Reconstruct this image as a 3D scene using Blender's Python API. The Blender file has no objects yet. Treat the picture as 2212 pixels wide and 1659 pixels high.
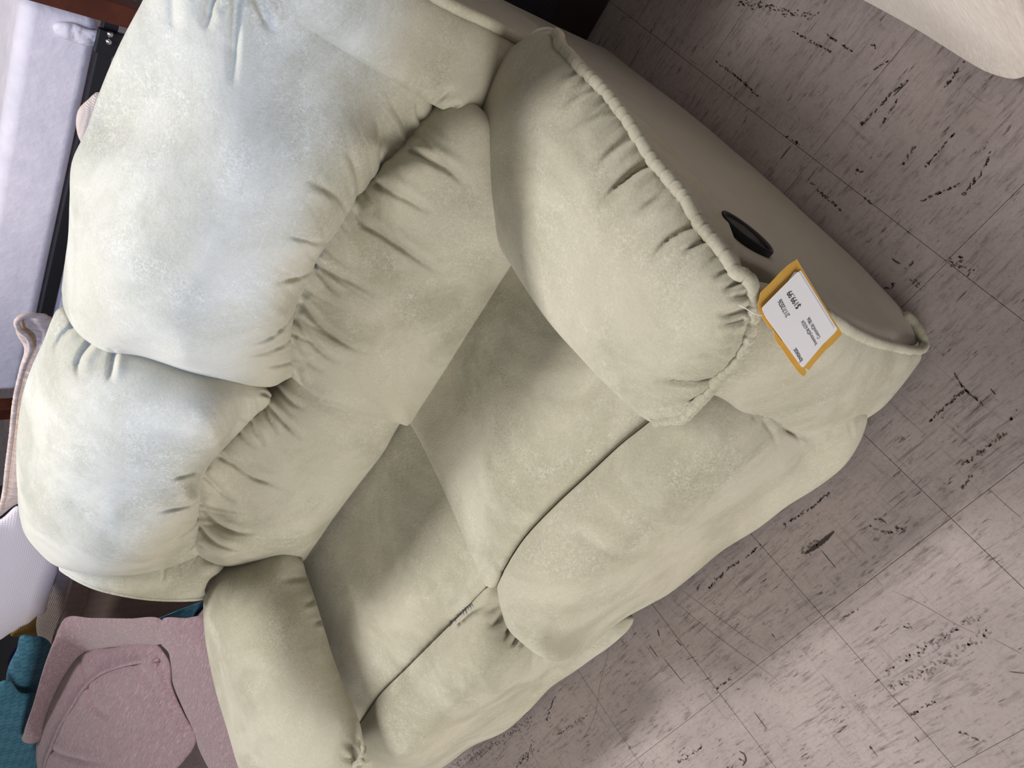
import bpy, math, random
import numpy as np
from mathutils import Matrix, Vector
from mathutils.geometry import delaunay_2d_cdt
random.seed(7)
rng = np.random.default_rng(11)
SC = bpy.context.scene
COL = SC.collection

# ------------------------------------------------------------ camera
IW, IH = 2212, 1659
FOC = 1572.72
CAM = np.array([0.114254744, 0.0157907654, 1.39294965])
RX = np.array([0.49321923, -0.70642116, -0.50764548])   # world axes seen by the camera (columns of rows below)
ROT = np.array([[0.49321923, -0.54904441, -0.67474812],
                [-0.70642116, -0.70544023, 0.05764745],
                [-0.50764548, 0.44822352, -0.73579328]])
cd = bpy.data.cameras.new('camera')
cam = bpy.data.objects.new('camera', cd)
COL.objects.link(cam)
m = Matrix([[ROT[0][i], -ROT[1][i], -ROT[2][i], CAM[i]] for i in range(3)] + [[0, 0, 0, 1]])
cam.matrix_world = m
cd.sensor_fit = 'HORIZONTAL'
cd.sensor_width = 36
cd.lens = FOC / IW * 36
cd.clip_start = 0.02
cd.clip_end = 60
SC.camera = cam

# ------------------------------------------------------------ light
SC.view_settings.view_transform = 'Standard'
SC.view_settings.look = 'None'
SC.view_settings.gamma = 1.0
SC.view_settings.use_curve_mapping = False
SC.view_settings.exposure = 0.0
w = bpy.data.worlds.new('room_light')
SC.world = w
w.use_nodes = True
bg = w.node_tree.nodes['Background']
bg.inputs[0].default_value = (1.0, 0.95, 0.92, 1)
bg.inputs[1].default_value = 0.16


def area(name, loc, target, sx, sy, power, color):
    d = bpy.data.lights.new(name, 'AREA')
    d.shape = 'RECTANGLE'
    d.size, d.size_y, d.energy, d.color = sx, sy, power, color
    o = bpy.data.objects.new(name, d)
    COL.objects.link(o)
    o.location = loc
    o.rotation_euler = (Vector(target) - Vector(loc)).to_track_quat('-Z', 'Y').to_euler()
    return o


# fluorescent panel behind the loveseat, and an added soft fill in front
area('ceiling_light', (-1.0, 1.88, 2.8), (-1.0, 0.6, 0.0), 1.4, 0.30, 84, (1.0, 0.97, 0.95))
area('front_fill', (-1.55, -2.8, 1.25), (-0.7, 0.4, 0.35), 2.6, 1.2, 120, (1.0, 0.96, 0.91))
# added cool spot; its beam edge draws the light boundary across the head cushions
sd = bpy.data.lights.new('cool_fill_spot', 'SPOT')
sd.energy, sd.color = 290, (0.37, 0.54, 1.0)
sd.spot_size, sd.spot_blend, sd.shadow_soft_size = math.radians(120), 0.05, 0.04
so = bpy.data.objects.new('cool_fill_spot', sd)
COL.objects.link(so)
SL = Vector((-0.45, -1.2, 2.6))
so.location = SL
edge = Vector((-0.45, 0.79, 0.765)) - SL
el = math.atan2(edge.z, edge.y) + math.radians(60)
so.rotation_euler = Vector((0, math.cos(el), math.sin(el))).to_track_quat('-Z', 'Y').to_euler()


# ------------------------------------------------------------ measured points
def at(u, v, k, val):
    """world point seen at photo position (u, v) that lies on plane x|y|z = val, or at distance r"""
    d = ROT.T @ np.array([(u - IW / 2) / FOC, (v - IH / 2) / FOC, 1.0])
    if k == 'r':
        return CAM + d / np.linalg.norm(d) * val
    i = 'xyz'.index(k)
    return CAM + d * (val - CAM[i]) / d[i]


def px(P):
    q = (np.asarray(P, float) - CAM) @ ROT.T
    return np.stack([IW / 2 + FOC * q[:, 0] / q[:, 2], IH / 2 + FOC * q[:, 1] / q[:, 2]], 1)


def pts(lst, k=None, val=None):
    """list of (u,v), (u,v,val), (u,v,k,val) or ('w',x,y,z); missing values interpolate along the list"""
    n = len(lst)
    ks, vs = [None] * n, [np.nan] * n
    for i, p in enumerate(lst):
        if p[0] == 'w':
            continue
        if len(p) == 4:
            ks[i], vs[i] = p[2], p[3]
        elif len(p) == 3:
            ks[i], vs[i] = k, p[2]
        elif val is not None:
            ks[i], vs[i] = k, val
    known = [i for i in range(n) if ks[i] is not None]
    out = []
    for i, p in enumerate(lst):
        if p[0] == 'w':
            out.append(np.array(p[1:], float))
            continue
        if ks[i] is None:
            # blend the two nearest known neighbours by their camera distance
            a = max([j for j in known if j < i] or [known[-1]])
            b = min([j for j in known if j > i] or [known[0]])
            la = (i - a) % n
            lb = (b - i) % n
            ra = np.linalg.norm(at(lst[a][0], lst[a][1], ks[a], vs[a]) - CAM)
            rb = np.linalg.norm(at(lst[b][0], lst[b][1], ks[b], vs[b]) - CAM)
            r = (ra * lb + rb * la) / max(la + lb, 1)
            out.append(at(p[0], p[1], 'r', r))
        else:
            out.append(at(p[0], p[1], ks[i], vs[i]))
    return out


def spline(P, step, closed):
    P = [np.asarray(p, float) for p in P]
    n = len(P)
    out = []
    segs = n if closed else n - 1
    for i in range(segs):
        p1, p2 = P[i], P[(i + 1) % n]
        p0 = P[i - 1] if (closed or i > 0) else 2 * p1 - p2
        p3 = P[(i + 2) % n] if (closed or i + 2 < n) else 2 * p2 - p1
        t0 = 0
        t1 = t0 + max(np.linalg.norm(p1 - p0), 1e-6) ** .5
        t2 = t1 + max(np.linalg.norm(p2 - p1), 1e-6) ** .5
        t3 = t2 + max(np.linalg.norm(p3 - p2), 1e-6) ** .5
        m_ = max(2, int(np.linalg.norm(p2 - p1) / (step * .25)))
        for t in np.linspace(t1, t2, m_, endpoint=False):
            a1 = (t1 - t) / (t1 - t0) * p0 + (t - t0) / (t1 - t0) * p1
            a2 = (t2 - t) / (t2 - t1) * p1 + (t - t1) / (t2 - t1) * p2
            a3 = (t3 - t) / (t3 - t2) * p2 + (t - t2) / (t3 - t2) * p3
            b1 = (t2 - t) / (t2 - t0) * a1 + (t - t0) / (t2 - t0) * a2
            b2 = (t3 - t) / (t3 - t1) * a2 + (t - t1) / (t3 - t1) * a3
            out.append((t2 - t) / (t2 - t1) * b1 + (t - t1) / (t2 - t1) * b2)
    if not closed:
        out.append(P[-1])
    out = np.array(out)
    q = np.vstack([out, out[:1]]) if closed else out
    L = np.r_[0, np.cumsum(np.linalg.norm(np.diff(q, axis=0), axis=1))]
    k = max(8 if closed else 3, int(round(L[-1] / step)))
    s = np.linspace(0, L[-1], k, endpoint=not closed)
    return np.stack([np.interp(s, L, q[:, j]) for j in range(3)], 1)


# ------------------------------------------------------------ object helpers
def tag(o, label=None, cat=None, group=None, kind=None):
    for k, v_ in (('label', label), ('category', cat), ('group', group), ('kind', kind)):
        if v_:
            o[k] = v_
    return o


def link(name, me, mt, parent=None, smooth=True):
    if smooth:
        me.polygons.foreach_set('use_smooth', [True] * len(me.polygons))
    if mt:
        me.materials.append(mt)
    o = bpy.data.objects.new(name, me)
    COL.objects.link(o)
    if parent:
        o.parent = parent
        o.matrix_parent_inverse = Matrix.Identity(4)
        o.matrix_basis = parent.matrix_world.inverted() if parent.type == 'EMPTY' else Matrix.Identity(4)
    return o


def empty(name, loc, label, cat, group=None):
    o = bpy.data.objects.new(name, None)
    COL.objects.link(o)
    o.location = loc
    o.matrix_world = Matrix.Translation(Vector(loc))
    return tag(o, label, cat, group)


def mesh(name, V, F):
    me = bpy.data.meshes.new(name)
    me.from_pydata([tuple(map(float, v)) for v in V], [], [tuple(map(int, f)) for f in F])
    me.validate()
    me.update()
    return me


def seg_dist(Q, A, B, closed=True):
    """distance of points Q to polyline A->B segments; returns dist, arc length, signed side"""
    best = np.full(len(Q), 1e9)
    arc = np.zeros(len(Q))
    side = np.zeros(len(Q))
    L = np.r_[0, np.cumsum(np.linalg.norm(B - A, axis=1))]
    for c in range(0, len(Q), 4000):
        q = Q[c:c + 4000]
        d = B - A
        l2 = (d * d).sum(1) + 1e-12
        t = np.clip(((q[:, None] - A[None]) * d[None]).sum(2) / l2, 0, 1)
        e = q[:, None] - (A[None] + t[..., None] * d[None])
        D = (e * e).sum(2)
        j = D.argmin(1)
        r = np.arange(len(q))
        best[c:c + 4000] = np.sqrt(D[r, j])
        arc[c:c + 4000] = L[j] + t[r, j] * np.sqrt(l2[j])
        side[c:c + 4000] = np.sign(d[j, 0] * e[r, j, 1] - d[j, 1] * e[r, j, 0])
    return best, arc, side


def inside(Q, A, B):
    c = np.zeros(len(Q), bool)
    for a, b in zip(A, B):
        s = ((a[1] > Q[:, 1]) != (b[1] > Q[:, 1]))
        xi = (b[0] - a[0]) * (Q[:, 1] - a[1]) / ((b[1] - a[1]) + 1e-15) + a[0]
        c ^= s & (Q[:, 0] < xi)
    return c


class TPS:
    def __init__(self, S, W, lam=1e-4):
        n = len(S)
        self.S = S
        K = self.k(np.linalg.norm(S[:, None] - S[None], axis=2)) + np.eye(n) * lam
        P = np.c_[np.ones(n), S]
        M = np.block([[K, P], [P.T, np.zeros((3, 3))]])
        self.c = np.linalg.solve(M, np.r_[W, 0, 0, 0])

    @staticmethod
    def k(r):
        return r * r * np.log(r + 1e-9)

    def __call__(self, Q):
        out = np.zeros(len(Q))
        for c in range(0, len(Q), 8000):
            q = Q[c:c + 8000]
            out[c:c + 8000] = self.k(np.linalg.norm(q[:, None] - self.S[None], axis=2)) @ self.c[:-3] + self.c[-3] + q @ self.c[-2:]
        return out


def wave1(x, seed, sharp=1.6):
    """fold-like 1D noise in [-1,1] with narrow valleys"""
    r = np.random.default_rng(seed)
    y = np.zeros_like(x)
    for f, a in ((1.0, .5), (1.73, .35), (2.9, .25), (4.3, .12)):
        y += a * np.sin(2 * np.pi * (f * x + r.random()) + 1.2 * np.sin(2 * np.pi * (x * .37 * f + r.random())))
    y = np.clip(y, -1, 1)
    return 1 - 2 * ((1 - y) / 2) ** (1 / sharp) if False else -(((1 - y) / 2) ** sharp) * 2 + 1


def puff(name, parent, mt, outline, T=.04, D=.08, ctrl=(), n=None, Tb=None, g=.006, creases=(), gathers=(), lump=.0, lam=1e-4, power=1.0):
    """stuffed body: a closed outline in space, bulging T towards n and Tb away from it over a rolled rim of width D"""
    O = np.array(outline)
    c = O.mean(0)
    if n is None:
        n = CAM - c
    n = np.array(n, float)
    n /= np.linalg.norm(n)
    e1 = np.cross(n, [0, 0, 1.0])
    if np.linalg.norm(e1) < .1:
        e1 = np.cross(n, [0, 1.0, 0])
    e1 /= np.linalg.norm(e1)
    e2 = np.cross(n, e1)
    loc = lambda P: np.stack([(P - c) @ e1, (P - c) @ e2, (P - c) @ n], 1)
    o3 = loc(spline(O, g, True))
    if Tb is None:
        Tb = T * .8
    o2 = o3[:, :2]
    A, B = o2, np.roll(o2, -1, 0)
    h = lambda d, t: t * np.sqrt(np.clip(1 - (1 - np.minimum(d / D, 1)) ** 2, 0, 1)) ** power
    sub = max(1, len(o3) // 90)
    S = list(o3[::sub, :2])
    Wt = list(o3[::sub, 2])
    if len(ctrl):
        C3 = loc(np.array([np.array(p, float) for p in ctrl]))
        dc, _, _ = seg_dist(C3[:, :2], A, B)
        ok = inside(C3[:, :2], A, B)
        for i in range(len(C3)):
            if ok[i] and dc[i] > .012:
                S.append(C3[i, :2])
                Wt.append(C3[i, 2] - h(dc[i], T))
    base = TPS(np.array(S), np.array(Wt), lam)
    ringd = [x for x in (D * .015, D * .05, D * .11, D * .2, D * .32) if x < g * 1.6]
    tang = np.roll(o2, -1, 0) - np.roll(o2, 1, 0)
    tang /= np.linalg.norm(tang, axis=1)[:, None] + 1e-12
    area2 = ((A[:, 0] * B[:, 1]) - (B[:, 0] * A[:, 1])).sum()
    nin = np.stack([-tang[:, 1], tang[:, 0]], 1) * (1 if area2 > 0 else -1)

    def tess(gs, rings):
        P = [o2]
        for rd in rings:
            P.append(o2 + nin * rd)
        cand = []
        mn, mx = o2.min(0), o2.max(0)
        ys = np.arange(mn[1], mx[1], gs * .866)
        for k, y in enumerate(ys):
            xs = np.arange(mn[0] + (gs / 2 if k % 2 else 0), mx[0], gs)
            cand.append(np.c_[xs, np.full(len(xs), y)])
        cand = np.vstack(cand)
        cand = cand[inside(cand, A, B)]
        dd, _, _ = seg_dist(cand, A, B)
        lim = (rings[-1] if rings else 0) + gs * .45
        cand = cand[dd > lim]
        Q = []
        for k, rd in enumerate(rings):
            q = P[k + 1]
            d_, _, _ = seg_dist(q, A, B)
            Q.append(q[(d_ > rd * .93) & inside(q, A, B)])
        allp = np.vstack([o2] + Q + [cand])
        nb = len(o2)
        res = delaunay_2d_cdt([Vector(p) for p in allp], [(i, (i + 1) % nb) for i in range(nb)], [], 1, 1e-7)
        return np.array([tuple(v) for v in res[0]]), np.array([f for f in res[2] if len(f) == 3]), [list(x)[0] if len(x) else -1 for x in res[3]]

    q, F, orig = tess(g, ringd)
    d, arc, _ = seg_dist(q, A, B)
    hh = h(d, T)
    W = base(q) + hh
    if lump:
        ph = rng.random(8) * 6.28
        W += lump * np.clip(d / .03, 0, 1) * (np.sin(q[:, 0] * 23 + ph[0] + 1.5 * np.sin(q[:, 1] * 17 + ph[1])) * np.sin(q[:, 1] * 19 + ph[2]) +
                   .5 * np.sin(q[:, 0] * 47 + ph[3] + 1.3 * np.sin(q[:, 1] * 33 + ph[4])) * np.sin(q[:, 1] * 41 + ph[5] + q[:, 0] * 13))
    V3 = lambda q_, w_: c + q_[:, :1] * e1 + q_[:, 1:2] * e2 + w_[:, None] * n
    pp = px(V3(q, W))
    # folds running in from parts of the rim
    tot = np.linalg.norm(B - A, axis=1).sum()
    for gi, (pa, pb, amp, wl, ln) in enumerate(gathers):
        ob = px(c + o3[:, :1] * e1 + o3[:, 1:2] * e2 + o3[:, 2:] * n)
        La = np.r_[0, np.cumsum(np.linalg.norm(B - A, axis=1))][:-1]
        ia = np.linalg.norm(ob - np.array(pa), axis=1).argmin()
        ib = np.linalg.norm(ob - np.array(pb), axis=1).argmin()
        s0, s1 = La[ia], La[ib]
        f = (s1 - s0) % tot
        if f > tot / 2:
            s0, f = s1, tot - f
        rel = ((arc - s0) % tot)
        m_ = np.clip(rel / .02, 0, 1) * np.clip((f - rel) / .02, 0, 1) * (rel <= f)
        seed = abs(hash((name, gi))) % 9973 if False else (len(name) * 131 + gi * 17)
        lv = ln * (.55 + .45 * np.sin(rel * 37 + seed) ** 2)
        # folds lean a little as they run in
        W += .8 * amp * m_ * np.exp(-(d / lv) ** 1.3) * (.35 + .65 * np.clip(d / .01, 0, 1)) * wave1((rel + .3 * d * np.sin(seed)) / wl / 1.2, seed, 2.0)
    for cr in creases:
        poly, dep, wid = cr[0], cr[1], cr[2]
        sgn = cr[3] if len(cr) > 3 else 1
        poly = np.array(poly, float)
        st_ = poly[0] - poly[1]
        poly = np.vstack([poly[0] + st_ / np.linalg.norm(st_) * 12, poly])
        p3 = spline(np.c_[poly, np.zeros(len(poly))], 6, False)[:, :2]
        idx = [np.argmin(((pp - a) ** 2).sum(1)) for a in p3]
        st = q[idx]
        keep = [0]
        for k in range(1, len(st)):
            if np.linalg.norm(st[k] - st[keep[-1]]) > .004:
                keep.append(k)
        st = st[keep]
        if len(st) < 3:
            continue
        for _ in range(3):
            st[1:-1] = (st[:-2] + st[1:-1] * 2 + st[2:]) / 4
        near = (q > st.min(0) - 5 * wid).all(1) & (q < st.max(0) + 5 * wid).all(1)
        r, a_, sd = seg_dist(q[near], st[:-1], st[1:])
        L = np.linalg.norm(np.diff(st, axis=0), axis=1).sum()
        tt = a_ / L
        tp = np.clip(tt / .08, 0, 1) * np.clip((1 - tt) / .42, 0, 1) ** .9
        r_ = r * sd * sgn
        W[near] += tp * dep * 1.7 * (-1.35 * np.exp(-(r / (wid * .85)) ** 1.7) + .55 * np.exp(-((r_ - 2.1 * wid) / (1.5 * wid)) ** 2))
    V = V3(q, W)
    # rear shell, coarser, sharing the rim
    qb, Fb, ob_ = tess(max(g * 3, .02), [x for x in (D * .12, D * .4) if x < .03])
    db, _, _ = seg_dist(qb, A, B)
    Vb = V3(qb, base(qb) - h(db, Tb))
    nb = len(o2)
    fmap = {oi: i for i, oi in enumerate(orig) if 0 <= oi < nb}
    VB, remap = [], {}
    for i, oi in enumerate(ob_):
        if 0 <= oi < nb and oi in fmap:
            remap[i] = fmap[oi]
        else:
            remap[i] = len(V) + len(VB)
            VB.append(Vb[i])

    def orient(FF, QQ, up):
        a, b, c_ = QQ[FF[:, 0]], QQ[FF[:, 1]], QQ[FF[:, 2]]
        z = (b[:, 0] - a[:, 0]) * (c_[:, 1] - a[:, 1]) - (b[:, 1] - a[:, 1]) * (c_[:, 0] - a[:, 0])
        s = np.sign(np.dot(np.cross(e1, e2), n)) * (1 if up else -1)
        FF = FF.copy()
        fl = z * s < 0
        FF[fl] = FF[fl][:, ::-1]
        return FF
    F1 = orient(F, q, True)
    F2 = orient(Fb, qb, False)
    F2 = np.array([[remap[i] for i in f] for f in F2])
    allV = np.vstack([V] + ([np.array(VB)] if VB else []))
    me = mesh(name, allV, np.vstack([F1, F2]))
    return link(name, me, mt, parent)


def tube(name, parent, mt, path, r, seg=10, gather=0.0, wl=.02, cap=True, step=.006, open_=True, seed=3):
    P = spline(path, step, not open_)
    n = len(P)
    V, F = [], []
    t = np.gradient(P, axis=0)
    t /= np.linalg.norm(t, axis=1)[:, None] + 1e-9
    up = CAM - P.mean(0)
    up /= np.linalg.norm(up)
    rr = np.random.default_rng(seed)
    L = np.r_[0, np.cumsum(np.linalg.norm(np.diff(P, axis=0), axis=1))]
    # puckers where stitches pinch the cord
    pin = np.cumsum(rr.uniform(.55, 1.5, 400)) * wl
    for i in range(n):
        a = np.cross(t[i], up)
        a /= np.linalg.norm(a) + 1e-9
        b = np.cross(a, t[i])
        d = np.abs(pin - L[i]).min()
        k = 1 - gather * math.exp(-(d / (wl * .10)) ** 2)
        re = r * k
        if cap and open_:
            e = min(L[i], L[-1] - L[i])
            re *= math.sqrt(max(0.02, 1 - (1 - min(e / r, 1)) ** 2))
        for j in range(seg):
            an = 2 * math.pi * j / seg
            V.append(P[i] + a * math.cos(an) * re + b * math.sin(an) * re)
    m_ = n if not open_ else n - 1
    for i in range(m_):
        for j in range(seg):
            k = (i + 1) % n
            F.append((i * seg + j, i * seg + (j + 1) % seg, k * seg + (j + 1) % seg, k * seg + j))
    if open_:
        F.append(tuple(range(seg))[::-1])
        F.append(tuple((n - 1) * seg + j for j in range(seg)))
    me = mesh(name, V, F)
    return link(name, me, mt, parent)


def slab(name, parent, mt, poly, n, th, bev=0.0, smooth=False):
    """flat sheet of real thickness from a planar polygon of world points"""
    P = np.array(poly)
    n = np.array(n, float) / np.linalg.norm(n)
    k = len(P)
    V = list(P) + list(P - n * th)
    F = [tuple(range(k)), tuple(range(2 * k - 1, k - 1, -1))] + [(i, i + k, (i + 1) % k + k, (i + 1) % k) for i in range(k)]
    me = mesh(name, V, F)
    o = link(name, me, mt, parent, smooth)
    if bev:
        b = o.modifiers.new('bevel', 'BEVEL')
        b.width = bev
        b.segments = 2
    return o


def box(name, parent, mt, lo, hi, bev=.004, rot=0):
    lo, hi = np.array(lo, float), np.array(hi, float)
    c = (lo + hi) / 2
    V = [(x, y, z) for x in (lo[0], hi[0]) for y in (lo[1], hi[1]) for z in (lo[2], hi[2])]
    if rot:
        cr, sr = math.cos(rot), math.sin(rot)
        V = [(c[0] + (x - c[0]) * cr - (y - c[1]) * sr, c[1] + (x - c[0]) * sr + (y - c[1]) * cr, z) for x, y, z in V]
    F = [(0, 1, 3, 2), (4, 6, 7, 5), (0, 4, 5, 1), (2, 3, 7, 6), (0, 2, 6, 4), (1, 5, 7, 3)]
    me = mesh(name, V, F)
    o = link(name, me, mt, parent, False)
    if bev:
        b = o.modifiers.new('bevel', 'BEVEL')
        b.width = bev
        b.segments = 3
    return o


# ------------------------------------------------------------ materials
class NT:
    def __init__(self, name):
        self.m = bpy.data.materials.new(name)
        self.m.use_nodes = True
        self.t = self.m.node_tree
        self.b = self.t.nodes['Principled BSDF']
        self.co = self.t.nodes.new('ShaderNodeTexCoord').outputs['Object']

    def n(self, typ, ins=None, **kw):
        nd = self.t.nodes.new('ShaderNode' + typ)
        for k, v_ in kw.items():
            setattr(nd, k, v_)
        for k, v_ in (ins or {}).items():
            if hasattr(v_, 'node') or isinstance(v_, bpy.types.NodeSocket):
                self.t.links.new(v_, nd.inputs[k])
            else:
                nd.inputs[k].default_value = v_
        return nd

    def map(self, scale=(1, 1, 1), rot=(0, 0, 0), src=None):
        return self.n('Mapping', {'Vector': src or self.co, 'Scale': scale, 'Rotation': rot}).outputs[0]

    def noise(self, scale, detail=3, rough=.5, vec=None, dist=0):
        return self.n('TexNoise', {'Vector': vec or self.co, 'Scale': scale, 'Detail': detail, 'Roughness': rough, 'Distortion': dist}).outputs[0]

    def ramp(self, fac, stops):
        r = self.n('ValToRGB', {'Fac': fac})
        e = r.color_ramp.elements
        while len(e) < len(stops):
            e.new(.5)
        for x, (p, c_) in zip(e, stops):
            x.position = p
            x.color = (*c_, 1) if len(c_) == 3 else c_
        return r.outputs[0]

    def mix(self, fac, a, b, blend='MIX'):
        nd = self.t.nodes.new('ShaderNodeMix')
        nd.data_type = 'RGBA'
        nd.blend_type = blend
        for i, v_ in ((0, fac), (6, a), (7, b)):
            if isinstance(v_, bpy.types.NodeSocket):
                self.t.links.new(v_, nd.inputs[i])
            else:
                nd.inputs[i].default_value = v_ if i == 0 else ((*v_, 1) if len(v_) == 3 else v_)
        return nd.outputs[2]

    def math(self, op, a, b=0.0, clamp=False):
        nd = self.n('Math', operation=op, use_clamp=clamp)
        for i, v_ in ((0, a), (1, b)):
            if isinstance(v_, bpy.types.NodeSocket):
                self.t.links.new(v_, nd.inputs[i])
            else:
                nd.inputs[i].default_value = v_
        return nd.outputs[0]

    def bump(self, h, strength, dist, nrm=None):
        ins = {'Height': h, 'Strength': strength, 'Distance': dist}
        if nrm is not None:
            ins['Normal'] = nrm
        return self.n('Bump', ins).outputs[0]

    def out(self, color=None, rough=.8, normal=None, spec=.3, sheen=0, metal=0):
        def put(k, v_):
            if isinstance(v_, bpy.types.NodeSocket):
                self.t.links.new(v_, self.b.inputs[k])
            else:
                self.b.inputs[k].default_value = v_
        if color is not None:
            put('Base Color', color if isinstance(color, bpy.types.NodeSocket) else (*color, 1))
        put('Roughness', rough)
        put('Specular IOR Level', spec)
        put('Metallic', metal)
        if sheen:
            put('Sheen Weight', sheen)
            put('Sheen Roughness', .45)
            self.b.inputs['Sheen Tint'].default_value = (1, .98, .94, 1)
        if normal is not None:
            put('Normal', normal)
        return self.m


def suede(name, base, light, dark, k=1.0):
    t = NT(name)
    big = t.noise(4.2, 5, .62, dist=.8)
    col = t.mix(t.ramp(big, [(.42, (0, 0, 0)), (.58, (1, 1, 1))]), dark, base)
    warm = t.noise(2.7, 3, .5, dist=.4)
    col = t.mix(t.math('MULTIPLY', t.ramp(warm, [(.45, (0, 0, 0)), (.65, (1, 1, 1))]), .5), col, tuple(x * y for x, y in zip(base, (1.08, 1.02, .98))))
    # brushed nap: short pale hairs gathered in patches
    hair = t.noise(150, 4, .7, dist=1.6)
    patch = t.noise(8, 4, .65, dist=1.0)
    f = t.math('MULTIPLY', t.ramp(hair, [(.47, (0, 0, 0)), (.62, (1, 1, 1))]), t.ramp(patch, [(.44, (0, 0, 0)), (.62, (1, 1, 1))]))
    col = t.mix(t.math('MULTIPLY', f, .62 * k), col, light)
    # long thin scratches left in the nap
    for sc_, rt in (((9, 260, 150), (.3, .5, .4)), ((220, 12, 170), (.9, .1, 1.3)), ((120, 240, 11), (.2, .8, .6))):
        sn = t.noise(1, 2, .5, vec=t.map(sc_, rt))
        col = t.mix(t.math('MULTIPLY', t.ramp(sn, [(.70, (0, 0, 0)), (.78, (1, 1, 1))]), .30 * k), col, light)
    fine = t.noise(260, 3, .7, dist=1.0)
    col = t.mix(t.math('MULTIPLY', t.ramp(fine, [(.35, (0, 0, 0)), (.65, (1, 1, 1))]), .28), col, light)
    h1 = t.noise(330, 4, .7, dist=1.2)
    h2 = t.noise(30, 3, .5, dist=.6)
    h3 = t.noise(95, 3, .6, dist=1.5)
    nb = t.bump(h2, .22, .004)
    nb = t.bump(h3, .30, .0014, nb)
    nb = t.bump(h1, .7, .0009, nb)
    return t.out(col, .93, nb, .12, .28)


M = {}
M['suede'] = suede('sage_suede', (.445, .425, .335), (.59, .565, .475), (.315, .302, .222))
M['suede_side'] = suede('sage_suede_side', (.45, .425, .365), (.50, .475, .41), (.40, .38, .32), .5)


def plain(name, col, rough=.6, spec=.3, metal=0, bs=0, bd=.001, sc=200, col2=None, csc=30):
    t = NT(name)
    c_ = col
    if col2:
        c_ = t.mix(t.ramp(t.noise(csc, 4, .6), [(.35, (0, 0, 0)), (.65, (1, 1, 1))]), col, col2)
    nb = t.bump(t.noise(sc, 3, .6), bs, bd) if bs else None
    return t.out(c_, rough, nb, spec, 0, metal)


M['black'] = plain('black_plastic', (.008, .008, .010), .4, .3)
M['black_soft'] = plain('black_metal', (.012, .012, .015), .5, .4)
M['chrome'] = plain('rivet_metal', (.75, .75, .76), .25, .5, 1)
M['brown'] = plain('brown_wood', (.11, .028, .012), .4, .4, col2=(.075, .018, .008), csc=12, bs=.1)
M['white'] = plain('white_ticking', (.88, .82, .86), .75, .3, col2=(.78, .73, .78), csc=9, bs=.5, bd=.01, sc=14)
M['charcoal'] = plain('charcoal_fabric', (.022, .021, .026), .9, .2, bs=.4, bd=.002, sc=300, col2=(.03, .029, .034), csc=200)
M['darkbase'] = plain('dark_brown_fabric', (.03, .022, .022), .9, .2)
M['envelope'] = plain('manila_paper', (.72, .42, .09), .65, .3, col2=(.66, .37, .07), csc=25, bs=.2, bd=.002, sc=60)
M['card'] = plain('white_card', (.93, .92, .98), .6, .3, bs=.1, bd=.001, sc=90)
M['ink'] = plain('black_ink', (.035, .035, .05), .6, .2)
M['thread'] = plain('white_thread', (.7, .7, .68), .6, .3)
M['navy'] = plain('navy_fabric', (.01, .012, .05), .9, .2, bs=.3)
M['fluff'] = plain('grey_batting', (.09, .095, .12), .95, .1)


def weave(name, col, col2, sx, sy, sc_noise=6, bump=.6, bd=.002, rot=(0, 0, 0)):
    t = NT(name)
    v_ = t.map((1, 1, 1), rot)
    a = t.n('TexWave', {'Vector': v_, 'Scale': sx, 'Distortion': 1.0, 'Detail': 1, 'Detail Scale': 2}, wave_type='BANDS', bands_direction='X').outputs[1]
    b = t.n('TexWave', {'Vector': v_, 'Scale': sy, 'Distortion': 1.0, 'Detail': 1, 'Detail Scale': 2}, wave_type='BANDS', bands_direction='Z').outputs[1]
    h = t.math('MULTIPLY', a, b)
    n_ = t.noise(sc_noise, 4, .6)
    c_ = t.mix(t.math('MULTIPLY', h, .8), col2, col)
    c_ = t.mix(t.math('MULTIPLY', n_, .35), c_, col2)
    return t.out(c_, .9, t.bump(h, bump, bd), .15, .15)


M['ribbed'] = weave('ribbed_beige', (.62, .53, .47), (.42, .35, .31), 60, 30)
M['texwhite'] = weave('woven_white', (.70, .63, .60), (.56, .50, .50), 45, 45)
M['cord'] = weave('beige_corduroy', (.40, .315, .28), (.25, .19, .17), 6, 60, bump=.5, bd=.003)
M['mustard'] = weave('mustard_rib', (.60, .36, .07), (.38, .21, .03), 4, 45)


def streaky(name, a, b, c_, scl=(18, 160, 160), rot=(0, 0, 0)):
    t = NT(name)
    v_ = t.map(scl, rot)
    n1 = t.noise(1, 4, .65, vec=v_)
    col = t.mix(t.ramp(n1, [(.35, (0, 0, 0)), (.62, (1, 1, 1))]), b, a)
    n2 = t.noise(1, 2, .5, vec=t.map((scl[0] * .5, scl[1] * .45, scl[2] * .45), rot))
    col = t.mix(t.ramp(n2, [(.56, (0, 0, 0)), (.72, (1, 1, 1))]), col, c_)
    return t.out(col, .9, t.bump(n1, .35, .002), .15, .2)


M['pink'] = streaky('mauve_chenille', (.275, .188, .21), (.17, .112, .13), (.33, .232, .262), (40, 420, 300), (0, 0, -.55))
M['tan'] = streaky('tan_linen', (.50, .39, .33), (.36, .27, .225), (.6, .5, .44), (180, 40, 40), (0, .4, .3))
M['cream'] = streaky('cream_linen', (.74, .67, .62), (.62, .56, .51), (.80, .74, .68), (500, 500, 22))

t = NT('blue_quilt')
v_ = t.map((1, 1, 1), (.3, .2, .6))
ck = t.n('TexChecker', {'Vector': v_, 'Scale': 42, 'Color1': (.035, .14, .21, 1), 'Color2': (.07, .20, .28, 1)}).outputs[0]
M['blue'] = t.out(t.mix(t.math('MULTIPLY', t.noise(9, 3), .5), ck, (.02, .09, .15)), .85, t.bump(t.noise(60, 3), .5, .003), .2, .1)

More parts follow.
